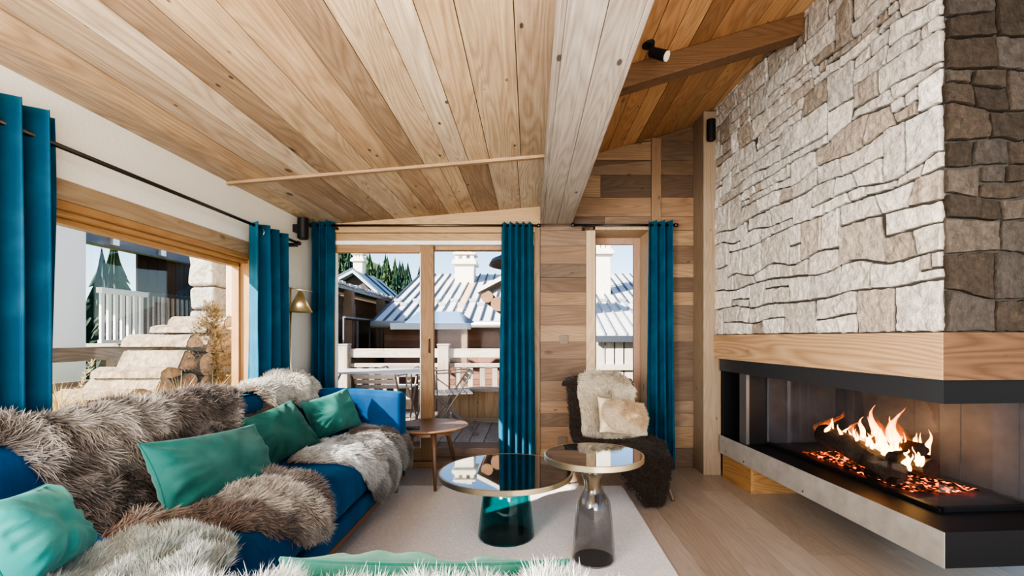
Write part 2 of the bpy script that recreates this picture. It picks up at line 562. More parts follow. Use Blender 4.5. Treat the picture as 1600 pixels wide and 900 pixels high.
mb.box(fx, LW + .006, W0, W0 + .03, WZ0, WZ1 - .03, .4)
mb.build('window_jamb', M_ORANZ, w1, bevel=.003)
mb = MB(); mb.box(fx + .012, fx + .018, W0 + .03, W1 - .04, WZ0 + .03, WZ1 - .06)
mb.build('glass_pane', M_GLASS, w1)

# ------------------------------------------------------------------ back wall: horizontal boards round the openings
D0, D1, DZ = -1.80, .035, 1.955               # sliding door opening
V0, V1, VZ0, VZ1 = .572, 1.043, .42, 2.075    # narrow window opening
rows = [0.0]
while rows[-1] < 3.5: rows.append(rows[-1] + .10 + rr() * .10)


def boards(mb, x0, x1, z0, z1, y, th=.02, ztop=None):
    for a, b in zip(rows[:-1], rows[1:]):
        a2, b2 = max(a, z0) + .0012, min(b, z1) - .0012
        if b2 - a2 < .004: continue
        x = x0
        while x < x1 - .005:
            L = min(x1 - x, .5 + rr() * 1.4)
            if x1 - x - L < .25: L = x1 - x
            e = rr() * .004
            p0, p1 = x + .0008, x + L - .0008
            if ztop is None: mb.box(p0, p1, y - e, y + th, a2, b2, rr())
            else:
                q0, q1 = min(b2, ztop(p0)), min(b2, ztop(p1))
                if q1 > a2 + .003:
                    q0 = max(q0, a2 + .001)
                    mb.hexa([(p0, y - e, a2), (p1, y - e, a2), (p1, y + th, a2), (p0, y + th, a2)], [(p0, y - e, q0), (p1, y - e, q1), (p1, y + th, q1), (p0, y + th, q0)], rr())
            x += L


mb = MB()
boards(mb, .09, V0 - .08, 0, 2.12, BW)
boards(mb, V0 - .08, V1 + .014, 0, VZ0 - .032, BW)
boards(mb, V1 + .014, 1.66, 0, VZ1, BW)
boards(mb, .06, 1.085, VZ1 + .03, 3.3, BW, ztop=zr)
boards(mb, 1.085, 1.66, VZ1, 3.3, BW, ztop=zr)
boards(mb, LW, D0 - .01, 0, 2.2, BW)
# solid core behind
c = BW + .02
for x0, x1, z0, z1 in ((LW - .15, D0 - .01, -.03, 2.14), (D0 - .01, D1 + .03, DZ + .0, 2.2), (D1 + .03, V0 - .014, -.03, 2.14), (V0 - .014, V1 + .014, -.03, VZ0 - .032), (V1 + .014, 3.2, -.03, 2.14), (V0 - .014, V1 + .014, VZ1 + .032, 2.14), (.1, 3.2, 2.14, 2.55)):
    mb.box(x0, x1, c, BW + .30, z0, z1, .3)
mb.hexa([(.1, c, 2.55), (3.2, c, 2.55), (3.2, BW + .2, 2.55), (.1, BW + .2, 2.55)], [(.1, c, zr(.1)), (3.2, c, zr(3.2)), (3.2, BW + .2, zr(3.2)), (.1, BW + .2, zr(.1))], .3)
struct(mb.build('wall_back', M_WALLX))
# trims above the door
mb = MB()
mb.hexa([(D0 - .02, BW - .012, 2.115), (.09, BW - .012, 2.115), (.09, BW + .02, 2.115), (D0 - .02, BW + .02, 2.115)],
        [(D0 - .02, BW - .012, zl(D0) - .001), (.09, BW - .012, zl(.09) - .001), (.09, BW + .02, zl(.09) - .001), (D0 - .02, BW + .02, zl(D0) - .001)], .15)
struct(mb.build('trim_2', M_TRIMX))
mb = MB(); mb.box(D0 - .03, D1 + .01, BW - .035, BW + .02, 2.045, 2.113, .61)
struct(mb.build('trim_3', M_TRIMX, bevel=.003))
mb = MB(); mb.box(D0 - .03, D1 + .01, BW - .018, BW + .02, 1.978, 2.043, .33)
struct(mb.build('trim_4', M_TRIMX, bevel=.003))
mb = MB(); mb.box(D1 + .0, .088, BW - .02, BW + .02, 0, 2.112, .45)
struct(mb.build('trim_5', M_POSTZ, bevel=.003))
mb = MB(); mb.box(V0 - .08, V0, BW - .012, BW + .02, 0, 2.07, .15)
struct(mb.build('trim_6', M_PALEZ, bevel=.003))
mb = MB(); mb.box(1.06, 1.145, BW - .022, BW + .0, VZ1, zr(1.10) - .02, .15)
struct(mb.build('trim_7', M_POSTZ, bevel=.003))
mb = MB(); mb.box(1.43, 1.575, 3.90, BW, 0, zr(1.45), .85)
struct(mb.build('trim_8', wood('grey_post_wood', [(.36, .28, .20), (.40, .32, .23)], 'Z', fine=.4, rings=.3, stain=.3), bevel=.004))

# sliding door
d1 = struct(thing('door_1', None, None, ((D0 + D1) / 2, BW, 0)))
mb = MB()
mb.box(D0, D0 + .055, BW - .01, BW + .14, .0, DZ, .4)
mb.box(D0 + .055, D1, BW + .055, BW + .14, DZ - .045, DZ, .6, )
mb.build('door_frame', M_DOORZ, d1, bevel=.003)
mb = MB(); mb.box(D0, D1, BW - .02, BW + .05, DZ - .012, 1.978, .5)
mb.build('door_track', M_WHITE, d1, bevel=.003)
mb = MB(); mb.box(D0, D1, BW - .03, BW + .16, .0, .05, .2)
mb.build('door_sill', M_DOORX, d1, bevel=.004)


def sash(x0, x1, y, st, sr, z0, z1, name):
    g = MB()
    g.box(x0, x0 + st, y, y + .06, z0, z1, .3); g.box(x1 - sr, x1, y, y + .06, z0, z1, .8)
    s = g.build('door_sash', M_DOORZ, d1, bevel=.004)
    g = MB()
    g.box(x0 + st, x1 - sr, y + .002, y + .058, z1 - .065, z1, .3); g.box(x0 + st, x1 - sr, y + .002, y + .058, z0, z0 + .11, .8)
    g.build('sash_rail', M_DOORX, s, bevel=.003)
    g = MB(); g.box(x0 + st - .005, x1 - sr + .005, y + .027, y + .033, z0 + .1, z1 - .06)
    g.build('glass_pane', M_GLASSD, s)
    g = MB()
    a, b = x0 + st, x1 - sr
    for q in ((a, a + .008, z0 + .11, z1 - .065), (b - .008, b, z0 + .11, z1 - .065)): g.box(q[0], q[1], y + .005, y + .055, q[2], q[3])
    g.build('glazing_bead', M_WHITE, s)
    return s


s = sash(D0 + .03, -.845, BW + .0, .06, .112, .052, DZ - .012, 'left')
g = MB(); g.box(-.885, -.872, BW - .006, BW + .0, .98, 1.14); g.tube([(-.8785, BW - .008, 1.0), (-.8785, BW - .03, 1.02), (-.8785, BW - .03, 1.1), (-.8785, BW - .008, 1.12)], .005, 8)
g.build('door_handle', basic('bronze', (.10, .07, .045), .4, .9), s)
mb = MB(); mb.box(-.845, D1, BW + .095, BW + .10, .06, DZ - .045); mb.build('glass_pane', M_GLASSD, d1)

# narrow window in its deep reveal
w2 = struct(thing('window_2', None, None, ((V0 + V1) / 2, BW, VZ0)))
yg = BW + .33
mb = MB()
mb.box(V0, V1, BW - .012, yg + .05, VZ1, VZ1 + .03, .2); mb.box(V1, V1 + .012, BW - .012, yg + .05, VZ0, VZ1 + .03, .4)
mb.box(V0 - .012, V0, BW, yg + .05, VZ0, VZ1, .4); mb.box(V0, V1, BW - .012, yg + .05, VZ0 - .03, VZ0, .2)
mb.build('window_reveal', M_PALEZ, w2, bevel=.002)
mb = MB()
mb.box(V0, V0 + .055, yg, yg + .05, VZ0, VZ1, .4); mb.box(V1 - .06, V1, yg, yg + .05, VZ0, VZ1, .7)
mb.box(V0 + .055, V1 - .06, yg, yg + .05, VZ1 - .06, VZ1, .2); mb.box(V0 + .055, V1 - .06, yg, yg + .05, VZ0, VZ0 + .06, .2)
mb.build('window_frame', wood('rosy_frame', [(.50, .33, .24), (.46, .30, .21)], 'Z', fine=.2, rings=.2, stain=.2, knots=.2), w2, bevel=.003)
mb = MB(); mb.box(V0 + .05, V1 - .055, yg + .02, yg + .026, VZ0 + .055, VZ1 - .055); mb.build('glass_pane', M_GLASSD, w2)

# ------------------------------------------------------------------ chimney breast of dressed rubble (slightly turned)
FT = .0694
FC = (1.679, 1.92, 0)
FM = Matrix.Translation(FC) @ Matrix.Rotation(FT, 4, 'Z')      # local x: into the wall, local y: along the wall away from the eye


def stones(mb, W, z0, z1, place, seed, palette, hmin, hmax, wmin, wmax, slack):
    rg = random.Random(seed)
    v = [z0]
    while v[-1] < z1: v.append(v[-1] + hmin + rg.random() ** 1.1 * (hmax - hmin))

    def bnd(i, u):
        if i == 0: return z0
        return v[i] + .028 * (float(vn(np.array([[u * 4.2, i * 7.3, seed]]))[0]) - .5) * 2

    def one(u00, u01, u10, u11, b0, b1):
        """u at bottom-left, bottom-right, top-left, top-right; b0,b1 functions of u"""
        w = u01 - u00; h = b1((u10 + u11) / 2) - b0((u00 + u01) / 2)
        if w < .02 or h < .02: return
        g = .0022 + rg.random() * .0024
        nu, nv = max(5, int(w / .022) + 3), max(5, int(h / .022) + 3)
        def prm(n, L):
            e = min(.0035 / L, .3)
            return [0, e] + [e + (1 - 2 * e) * k / (n - 3) for k in range(1, n - 3)] + [1 - e, 1]
        pu, pv = prm(nu, w), prm(nv, h)
        dep = .004 + rg.random() * .009
        tu, tv = (rg.random() - .5) * .016, (rg.random() - .5) * .014
        sd = rg.randrange(9999)
        P = []
        for a in pu:
            for b in pv:
                ul = u00 + (u10 - u00) * b + g * 1.7; ur = u01 + (u11 - u01) * b - g * 1.7
                u = ul + (ur - ul) * a
                lo, hi = b0(u) + g, b1(u) - g
                P.append((u, lo + (hi - lo) * b, a, b))
        A = np.array(P)
        nz = vn(np.c_[A[:, :2] * 24, np.full(len(A), sd)], 5) - .5
        nz2 = vn(np.c_[A[:, :2] * 60, np.full(len(A), sd)], 9) - .5
        ja = vn(np.c_[A[:, :2] * 38, np.full(len(A), sd + .5)], 3) - .5
        jb = vn(np.c_[A[:, :2] * 38, np.full(len(A), sd + 7.5)], 4) - .5
        edge = (A[:, 2] < 1e-6) | (A[:, 2] > 1 - 1e-6) | (A[:, 3] < 1e-6) | (A[:, 3] > 1 - 1e-6)
        hgt = np.where(edge, -.018, dep + tu * (A[:, 2] - .5) + tv * (A[:, 3] - .5) + nz * .010 + nz2 * .006)
        uu = A[:, 0] + ja * .012; vv = A[:, 1] + jb * .012
        base = palette[min(int(rg.random() ** 1.1 * len(palette)), len(palette) - 1)]
        k = .80 + rg.random() * .28
        cc = tuple(min(.95, x * k) for x in base)
        vs = [place(a, b, c) for a, b, c in zip(uu, vv, hgt)]
        cols = [tuple(x * .25 for x in cc) if e else cc for e in edge]
        fs = [(i * nv + j, (i + 1) * nv + j, (i + 1) * nv + j + 1, i * nv + j + 1) for i in range(nu - 1) for j in range(nv - 1)]
        mb.add(vs, fs, .5, cols)

    taken = []
    for i in range(len(v) - 1):
        B0, B1 = (lambda q, i=i: bnd(i, q)), (lambda q, i=i: bnd(i + 1, q))
        B2 = (lambda q, i=i: bnd(i + 2, q)) if i + 2 < len(v) else None
        hh = v[i + 1] - v[i]
        free, c = [], 0.0
        for a, b in sorted(taken):
            if a - c > .02: free.append((c, a))
            c = max(c, b)
        if W - c > .02: free.append((c, W))
        taken = []
        for f0, f1 in free:
            u = f0; top = f0
            while u < f1 - .01:
                w = wmin + rg.random() ** 1.2 * (wmax - wmin)
                if f1 - u - w < .09: w = f1 - u
                end = u + w >= f1 - .001
                e = 0 if end else (rg.random() - .5) * slack
                t1 = u + w + e
                if B2 and w > .10 and hh < .13 and rg.random() < .26 and v[i + 2] - v[i] < .25:
                    t1 = u + w
                    one(u, u + w, top, t1, B0, B2); taken.append((min(u, top), u + w))
                elif rg.random() < .34 and hh > .12:
                    f = .35 + rg.random() * .3
                    mid = lambda q, f=f: B0(q) * (1 - f) + B1(q) * f
                    um0, um1 = top * f + u * (1 - f), t1 * f + (u + w) * (1 - f)
                    s_ = .35 + rg.random() * .3
                    if rg.random() < .5 and w > .22:
                        one(u, u + w * s_, um0, um0 + (um1 - um0) * s_, B0, mid); one(u + w * s_, u + w, um0 + (um1 - um0) * s_, um1, B0, mid)
                        one(um0, um1, top, t1, mid, B1)
                    else:
                        one(u, u + w, um0, um1, B0, mid)
                        one(um0, um0 + (um1 - um0) * s_, top, top + (t1 - top) * s_, mid, B1); one(um0 + (um1 - um0) * s_, um1, top + (t1 - top) * s_, t1, mid, B1)
                else: one(u, u + w, top, t1, B0, B1)
                u += w; top = t1


SZ0, SZ1 = 1.155, 3.09
PAL = [(.70, .66, .61), (.74, .70, .65), (.66, .62, .57), (.72, .67, .61), (.78, .75, .71), (.62, .57, .51), (.70, .65, .59), (.68, .64, .60), (.73, .69, .64), (.50, .44, .38), (.44, .38, .32)]
PAL_SHADE = [(.082, .063, .048), (.10, .078, .061), (.072, .057, .044), (.112, .091, .074), (.06, .047, .037), (.094, .080, .069)]  # short face: browner stones, with its shade also put into the colour
mb = MB()
stones(mb, 2.02, SZ0, SZ1, lambda u, v, h: FM @ Vector((-h - .004, u, v)), 11, PAL, .05, .155, .10, .34, .08)
stones(mb, 1.35, SZ0, 3.32, lambda u, v, h: FM @ Vector((u, -h - .004, v)), 23, PAL_SHADE, .075, .165, .10, .25, .03)
nst = len(mb.Fc)
mb.box(.006, 1.40, .006, 2.10, SZ0, SZ1, M=FM, mi=1)
mb.box(.3, 1.40, .006, 2.10, SZ1, 3.3, M=FM, mi=1)
struct(mb.build('wall_right', [M_STONE, M_MORT]))

# ================================================================== world and light
w = bpy.data.worlds.new('sky'); SC.world = w; w.use_nodes = True
nt = w.node_tree; nt.nodes.clear(); n = N(nt)
SUN_EL, SUN_D = math.radians(28), Vector((.78, .62, 0)).normalized()    # direction light travels over the ground
sky = n('ShaderNodeTexSky', sky_type='NISHITA')
sky.sun_disc = False; sky.sun_elevation = SUN_EL; sky.sun_rotation = math.atan2(-SUN_D.x, -SUN_D.y)
sky.air_density = 1.0; sky.dust_density = 1.2; sky.altitude = 1200
bg = n('ShaderNodeBackground', i={0: sky.outputs[0], 1: .16})
o_ = n('ShaderNodeOutputWorld'); nt.links.new(bg.outputs[0], o_.inputs[0])
L = bpy.data.lights.new('sun', 'SUN'); L.energy = 8.5; L.angle = .012; L.color = (1, .93, .82)
so = bpy.data.objects.new('sun', L); COL.objects.link(so); so.location = (-12, -6, 9)
dv = Vector((SUN_D.x * math.cos(SUN_EL), SUN_D.y * math.cos(SUN_EL), -math.sin(SUN_EL)))
so.rotation_euler = dv.to_track_quat('-Z', 'Y').to_euler()


def area(name, loc, target, size, energy, col=(1, 1, 1)):
    L = bpy.data.lights.new(name, 'AREA'); L.shape = 'RECTANGLE'; L.size, L.size_y = size; L.energy = energy; L.color = col
    o = bpy.data.objects.new(name, L); COL.objects.link(o); o.location = loc
    o.rotation_euler = (Vector(target) - Vector(loc)).to_track_quat('-Z', 'Y').to_euler()
    return o


area('fill_rear', (.4, -1.3, 1.75), (.1, 3, 1.5), (3.0, 1.2), 26, (1, .95, .88))  # added fill from behind the eye; no such lamp there
area('fill_left', (-1.75, -.5, 1.3), (1.6, 3.0, 1.9), (1.4, 1.4), 115, (1, .97, .94))  # added fill, strengthens the light from the left window side
area('fill_up', (.1, -.9, .9), (-.2, 1.6, 2.3), (2.2, .8), 62, (1, .92, .82))  # added uplight to brighten the ceiling, not a fitting
# ================================================================== sofa
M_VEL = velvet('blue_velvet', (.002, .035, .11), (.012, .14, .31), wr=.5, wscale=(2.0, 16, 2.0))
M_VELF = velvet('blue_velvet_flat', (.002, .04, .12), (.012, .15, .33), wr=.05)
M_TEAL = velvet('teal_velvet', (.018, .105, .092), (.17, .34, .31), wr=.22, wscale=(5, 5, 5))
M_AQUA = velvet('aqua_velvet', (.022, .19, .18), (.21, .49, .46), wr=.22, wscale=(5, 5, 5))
M_LEG = wood('leg_walnut', [(.20, .11, .06), (.23, .13, .075)], 'Z', fine=.3, rings=.3, stain=.2, knots=0, scale=2, rough=.4)
M_RAIL = wood('rail_walnut', [(.26, .13, .07)], 'Y', fine=.3, rings=.3, stain=.2, knots=0, scale=2, rough=.4)
M_TABW = wood('table_walnut', [(.30, .17, .095)], 'X', fine=.25, rings=.3, stain=.2, knots=0, scale=2, rough=.32)
SX0, SX1, SY1 = -1.735, -.93, 3.50


def lump(amp, k, seed=1):
    def f(P, nn):
        return P + nn * ((fbm(P * k, seed, 2) - .5) * 2 * amp)[:, None]
    return f


sofa = thing('corner_sofa', 'long blue velvet corner sofa with low walnut base under the picture window', 'sofa', (-1.38, 2.1, 0))
g = MB(); rbox(g, SX0 + .05, SX1 + .005, .50, SY1, .135, .235, .02, disp=lump(.002, 8)); rbox(g, -1.0, .22, .50, 1.46, .135, .235, .02)
g.build('seat_base', M_VELF, sofa, weld=True, smooth=True)


def seatdisp(P, nn):
    q = P.copy(); z01 = np.clip((P[:, 2] - .22) / .23, 0, 1)
    q[:, 2] += (.025 * np.sin(np.clip((P[:, 0] - SX0) / (SX1 - SX0), 0, 1) * PI) - .01) * z01
    return q + nn * ((fbm(P * np.array([3, 11, 3]), 5, 3) - .5) * .040)[:, None]


g = MB(); rbox(g, SX0 + .18, SX1 + .01, 1.30, SY1 - .14, .225, .455, .085, step=.03, disp=seatdisp)
g.build('seat_cushion', M_VEL, sofa, weld=True, smooth=True)
g = MB(); rbox(g, -1.65, .20, .66, 1.40, .225, .43, .08, step=.04, disp=lump(.006, 6))
g.build('seat_cushion', M_VEL, sofa, weld=True, smooth=True)


def slant(P, nn):
    q = P.copy(); k = np.clip((P[:, 2] - .2) / .6, 0, 1)
    q[:, 0] -= .10 * k * (P[:, 0] > -1.62)
    return q + nn * ((fbm(P * 5, 6, 2) - .5) * .016)[:, None]


g = MB(); rbox(g, SX0, -1.49, .50, SY1, .20, .80, .075, step=.045, disp=slant)
g.build('backrest', M_VELF, sofa, weld=True, smooth=True)
g = MB(); rbox(g, SX0 + .04, .21, .50, .70, .20, .70, .07, step=.05, disp=lump(.006, 5))
g.build('backrest', M_VELF, sofa, weld=True, smooth=True)


def armd(P, nn):
    q = P.copy(); q[:, 2] -= .03 * np.clip((P[:, 0] + 1.3) / .4, 0, 1) * (P[:, 2] > .4)
    return q + nn * ((fbm(P * 5, 8, 2) - .5) * .006)[:, None]


g = MB(); rbox(g, SX0 + .03, SX1 + .02, SY1 - .145, SY1, .20, .765, .035, step=.04, disp=armd)
g.build('armrest', M_VELF, sofa, weld=True, smooth=True)
g = MB(); g.box(SX0 + .06, SX1, .55, SY1 - .03, .10, .136, .2)
g.box(-.95, .19, .55, 1.45, .10, .136, .5)
g.build('base_rail', M_RAIL, sofa, bevel=.004)
for p in ((-.965, 3.41), (-.965, 2.0), (-1.66, 3.42), (-1.66, 1.2), (.14, 1.38), (.14, .62)):
    g = MB(); g.tube([(p[0], p[1], .0 if p[0] < -1.4 else .017), (p[0], p[1], .102)], [.014, .021], 12)
    g.build('leg', M_LEG, sofa, smooth=False)

# ------------------------------------------------------------------ sheepskins
M_FUR = attr_mat('fleece', .8, transl=.22, sheen=.3)


def sweep(prof, axis='Y'):
    """surface swept along Y (u) with a cross-section in XZ, or along X with a cross-section in YZ; s is arc length"""
    P = np.array(prof, float)
    S = np.concatenate(([0], np.cumsum(np.linalg.norm(np.diff(P, axis=0), axis=1))))
    s2 = np.linspace(0, S[-1], 240)
    A, Z = np.interp(s2, S, P[:, 0]), np.interp(s2, S, P[:, 1])
    k = np.hanning(25); k /= k.sum()
    A2 = np.convolve(np.pad(A, 12, mode='edge'), k, 'valid'); Z2 = np.convolve(np.pad(Z, 12, mode='edge'), k, 'valid')
    dA, dZ = np.gradient(A2, s2), np.gradient(Z2, s2)
    L = np.hypot(dA, dZ); dA, dZ = dA / L, dZ / L
    nA, nZ = -dZ, dA

    def surf(u, s):
        a, z, na, nz = (np.interp(s, s2, q) for q in (A2, Z2, nA, nZ))
        o = np.zeros_like(u)
        if axis == 'Y': return np.stack((a, u, z), 1), np.stack((na, o, nz), 1)
        return np.stack((u, a, z), 1), np.stack((o, na, nz), 1)
    surf.s2, surf.A, surf.Z, surf.len, surf.axis = s2, A2, Z2, S[-1], axis
    return surf


def unproj(surf, pts):
    """trace an outline seen from the eye onto the swept surface"""
    out = []
    for px, py in pts:
        d = surf.A * F / (px - CX) if surf.axis == 'Y' else surf.A
        yy = CY + (H - surf.Z) / d * F
        f = yy - py
        c = [i for i in range(len(f) - 1) if f[i] * f[i + 1] <= 0 and d[i] > .3]
        i = min(c, key=lambda i: d[i]) if c else int(np.argmin(np.where(d > .3, abs(f), 1e9)))
        u = d[i] if surf.axis == 'Y' else (px - CX) / F * d[i]
        out.append((u, surf.s2[i]))
    return out


def inside(P, poly):
    x, y = P[:, 0], P[:, 1]; r = np.zeros(len(P), bool)
    dist = np.full(len(P), 1e9)
    k = len(poly)
    for i in range(k):
        (x0, y0), (x1, y1) = poly[i], poly[(i + 1) % k]
        c = ((y0 > y) != (y1 > y))
        with np.errstate(divide='ignore', invalid='ignore'):
            c &= x < (x1 - x0) * (y - y0) / (y1 - y0 + 1e-12) + x0
        r ^= c
        dx, dy = x1 - x0, y1 - y0
        t = np.clip(((x - x0) * dx + (y - y0) * dy) / (dx * dx + dy * dy + 1e-12), 0, 1)
        dist = np.minimum(dist, np.hypot(x - x0 - t * dx, y - y0 - t * dy))
    return r, dist


def smooth_poly(poly, n=3):
    p = np.array(poly, float)
    for _ in range(n):
        q = np.roll(p, -1, 0)
        p = np.stack((.75 * p + .25 * q, .25 * p + .75 * q), 1).reshape(-1, 2)
    return [tuple(a) for a in p]


def pelt(name, label, cat, surf, poly, n, L, w, colfn, lay=(0, 0), up=.6, thick=.03, lumps=.018, curl=.5, seed=1, group=None, parent=None, tuft=14, grid=.018):
    poly = smooth_poly(poly)
    rg = np.random.default_rng(seed)
    pa = np.array(poly); lo, hi = pa.min(0), pa.max(0)

    def base(u, s, dist):
        p, nn = surf(u, s)
        b = thick * np.sqrt(np.clip(dist / .07, 0, 1)) + (fbm(p * 11, seed, 2) - .5) * 2 * lumps * np.clip(dist / .05, 0, 1)
        return p + nn * (b + .004)[:, None], nn
    gu, gs = np.arange(lo[0], hi[0] + grid, grid), np.arange(lo[1], hi[1] + grid, grid)
    U, S = np.meshgrid(gu, gs, indexing='ij'); sh = U.shape
    Q = np.stack((U.ravel(), S.ravel()), 1)
    ins, dist = inside(Q, poly)
    P, _ = base(Q[:, 0], Q[:, 1], np.where(ins, dist, 0))
    idx = np.arange(len(Q)).reshape(sh)
    qd = np.stack((idx[:-1, :-1], idx[1:, :-1], idx[1:, 1:], idx[:-1, 1:]), -1).reshape(-1, 4)
    near = ins & (dist > .006)
    qd = qd[near[qd].all(1)]
    cb = colfn(Q[:, 0], Q[:, 1], np.full(len(Q), .05), np.full(len(Q), .5), P)
    # strands
    A = float(np.prod(hi - lo)); m = int(n * 1.9) + 10
    q = rg.random((m, 2)) * (hi - lo) + lo
    q += (vn(np.c_[q * 45, np.full(m, 3.)], seed)[:, None] - .5) * .012
    ins, dist = inside(q, poly); q, dist = q[ins][:n], dist[ins][:n]; m = len(q)
    r0, nn = base(q[:, 0], q[:, 1], dist)
    e = .004
    tu = surf(q[:, 0] + e, q[:, 1])[0] - surf(q[:, 0] - e, q[:, 1])[0]; tu /= np.linalg.norm(tu, axis=1, keepdims=True) + 1e-9
    ts = surf(q[:, 0], q[:, 1] + e)[0] - surf(q[:, 0], q[:, 1] - e)[0]; ts /= np.linalg.norm(ts, axis=1, keepdims=True) + 1e-9
    a1 = fbm(np.c_[q * tuft, np.full(m, 1.7)], seed + 3, 2) - .5; a2 = fbm(np.c_[q * tuft, np.full(m, 8.1)], seed + 4, 2) - .5
    fu = lay[0] + a1 * 3.4 * curl + (rg.random(m) - .5) * .5; fs = lay[1] + a2 * 3.4 * curl + (rg.random(m) - .5) * .5
    d0 = nn * up + tu * fu[:, None] + ts * fs[:, None]; d0 /= np.linalg.norm(d0, axis=1, keepdims=True)
    ln = L * (.55 + .7 * rg.random(m)) * (.7 + .7 * vn(np.c_[q * 20, np.full(m, 4.)], seed + 6))
    bend = (tu * fu[:, None] + ts * fs[:, None]) * .55 + rg.normal(size=(m, 3)) * .22 * (curl + .3) + np.array([0, 0, -.18])
    wd = np.cross(d0, rg.normal(size=(m, 3))); wd /= np.linalg.norm(wd, axis=1, keepdims=True) + 1e-9
    p = r0 - d0 * .004; d = d0
    V, C = [], []
    rr_ = rg.random(m)
    for k, (st, ww) in enumerate(((0, 1.0), (.38, .95), (.34, .7), (.30, 0))):
        p = p + d * (ln * st)[:, None]
        d = d + bend * .55; d /= np.linalg.norm(d, axis=1, keepdims=True)
        t = np.full(m, k / 3)
        c = colfn(q[:, 0], q[:, 1], t, rr_, r0)
        if ww: V += [p - wd * w * ww / 2, p + wd * w * ww / 2]; C += [c, c]
        else: V.append(p); C.append(c)
    V = np.stack(V, 1); C = np.stack(C, 1)            # m,7,3
    b = np.arange(m)[:, None] * 7 + len(P)
    Qs = np.concatenate((b + np.array([0, 1, 3, 2]), b + np.array([2, 3, 5, 4]))); Ts = b + np.array([4, 5, 6])
    me = np_mesh(name, np.concatenate((P, V.reshape(-1, 3))), np.concatenate((qd, Qs)), Ts, np.concatenate((cb, C.reshape(-1, 3))))
    if parent is not None: o = finish(name, me, M_FUR, parent, smooth=True)
    else:
        c = np.concatenate((P[near], r0)).mean(0)
        o = finish(name, me, M_FUR, smooth=True, origin=Vector(c)); tag(o, label, cat, group)
    return o


def lerp(a, b, t): return np.array(a)[None] * (1 - t[:, None]) + np.array(b)[None] * t[:, None]


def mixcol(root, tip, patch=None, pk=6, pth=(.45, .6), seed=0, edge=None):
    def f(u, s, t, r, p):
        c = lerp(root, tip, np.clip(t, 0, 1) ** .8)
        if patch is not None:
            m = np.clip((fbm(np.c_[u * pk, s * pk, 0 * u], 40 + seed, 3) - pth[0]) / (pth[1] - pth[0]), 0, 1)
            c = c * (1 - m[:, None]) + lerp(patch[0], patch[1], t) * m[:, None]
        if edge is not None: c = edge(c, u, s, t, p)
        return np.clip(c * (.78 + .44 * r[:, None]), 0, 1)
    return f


PROF = [(-1.76, .45), (-1.755, .73), (-1.74, .785), (-1.70, .808), (-1.65, .808), (-1.60, .79), (-1.575, .74), (-1.54, .62), (-1.50, .52), (-1.465, .475),
        (-1.40, .468), (-1.20, .475), (-1.05, .462), (-.985, .445), (-.94, .40), (-.915, .33), (-.912, .22), (-.912, .16)]
SS = sweep(PROF)


def px_poly(pts): return unproj(SS, pts)


stop = float(np.interp(.79, [SS.Z[i] for i in range(0, 40)], SS.s2[:40])) if False else .30
# big grey-brown fleece over the back
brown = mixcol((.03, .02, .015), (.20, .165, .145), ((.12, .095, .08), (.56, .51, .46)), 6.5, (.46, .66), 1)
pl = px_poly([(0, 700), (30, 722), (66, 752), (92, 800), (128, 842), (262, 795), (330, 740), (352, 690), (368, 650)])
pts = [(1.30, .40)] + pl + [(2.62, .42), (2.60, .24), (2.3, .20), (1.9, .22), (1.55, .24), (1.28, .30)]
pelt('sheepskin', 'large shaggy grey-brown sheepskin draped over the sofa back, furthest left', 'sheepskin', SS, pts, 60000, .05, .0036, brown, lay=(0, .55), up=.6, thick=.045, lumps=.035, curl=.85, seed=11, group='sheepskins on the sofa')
# seat fleece, grey-brown with reddish edge
def reddish(c, u, s, t, p):
    m = np.clip((1.80 - u) / .35, 0, 1)[:, None] * .8
    return c * (1 - m) + lerp((.14, .07, .035), (.34, .20, .12), t) * m


brown2 = mixcol((.045, .03, .022), (.26, .215, .19), ((.16, .13, .105), (.66, .60, .53)), 7.0, (.44, .66), 2, reddish)
pts = px_poly([(135, 846), (262, 800), (345, 765), (435, 742), (478, 752), (505, 785), (508, 818), (496, 842), (440, 850), (340, 840), (270, 838), (200, 848)])
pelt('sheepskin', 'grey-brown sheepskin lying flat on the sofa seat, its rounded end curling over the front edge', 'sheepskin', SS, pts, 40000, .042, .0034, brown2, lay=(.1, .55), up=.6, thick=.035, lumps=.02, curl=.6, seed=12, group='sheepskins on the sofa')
# grey-white pelt hanging over the seat front, mid sofa
def tipgrey(c, u, s, t, p):
    m = (np.clip((2.58 - u) / .16, 0, 1) * .75)[:, None]
    return c * (1 - m) + lerp((.10, .065, .04), (.42, .31, .20), t) * m


grey = mixcol((.20, .19, .18), (.64, .65, .64), ((.10, .09, .08), (.40, .38, .36)), 7.0, (.5, .7), 3, tipgrey)
pts = px_poly([(440, 728), (470, 706), (520, 690), (575, 688), (612, 705), (620, 735), (612, 765), (590, 780), (576, 770), (562, 745), (530, 728), (480, 727)])
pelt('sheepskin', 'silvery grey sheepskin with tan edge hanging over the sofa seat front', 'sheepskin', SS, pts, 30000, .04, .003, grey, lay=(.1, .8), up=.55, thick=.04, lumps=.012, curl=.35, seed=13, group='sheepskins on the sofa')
grey2 = mixcol((.10, .09, .08), (.46, .46, .45), ((.05, .035, .025), (.22, .18, .15)), 7.0, (.46, .62), 4)
pts = px_poly([(540, 690), (545, 672), (580, 662), (615, 668), (634, 688), (639, 715), (632, 738), (622, 728), (614, 703), (580, 690)])
pelt('sheepskin', 'dark-flecked grey sheepskin on the sofa seat, next to the far armrest', 'sheepskin', SS, pts, 16000, .038, .003, grey2, lay=(.1, .7), up=.6, thick=.035, lumps=.012, curl=.4, seed=14, group='sheepskins on the sofa')
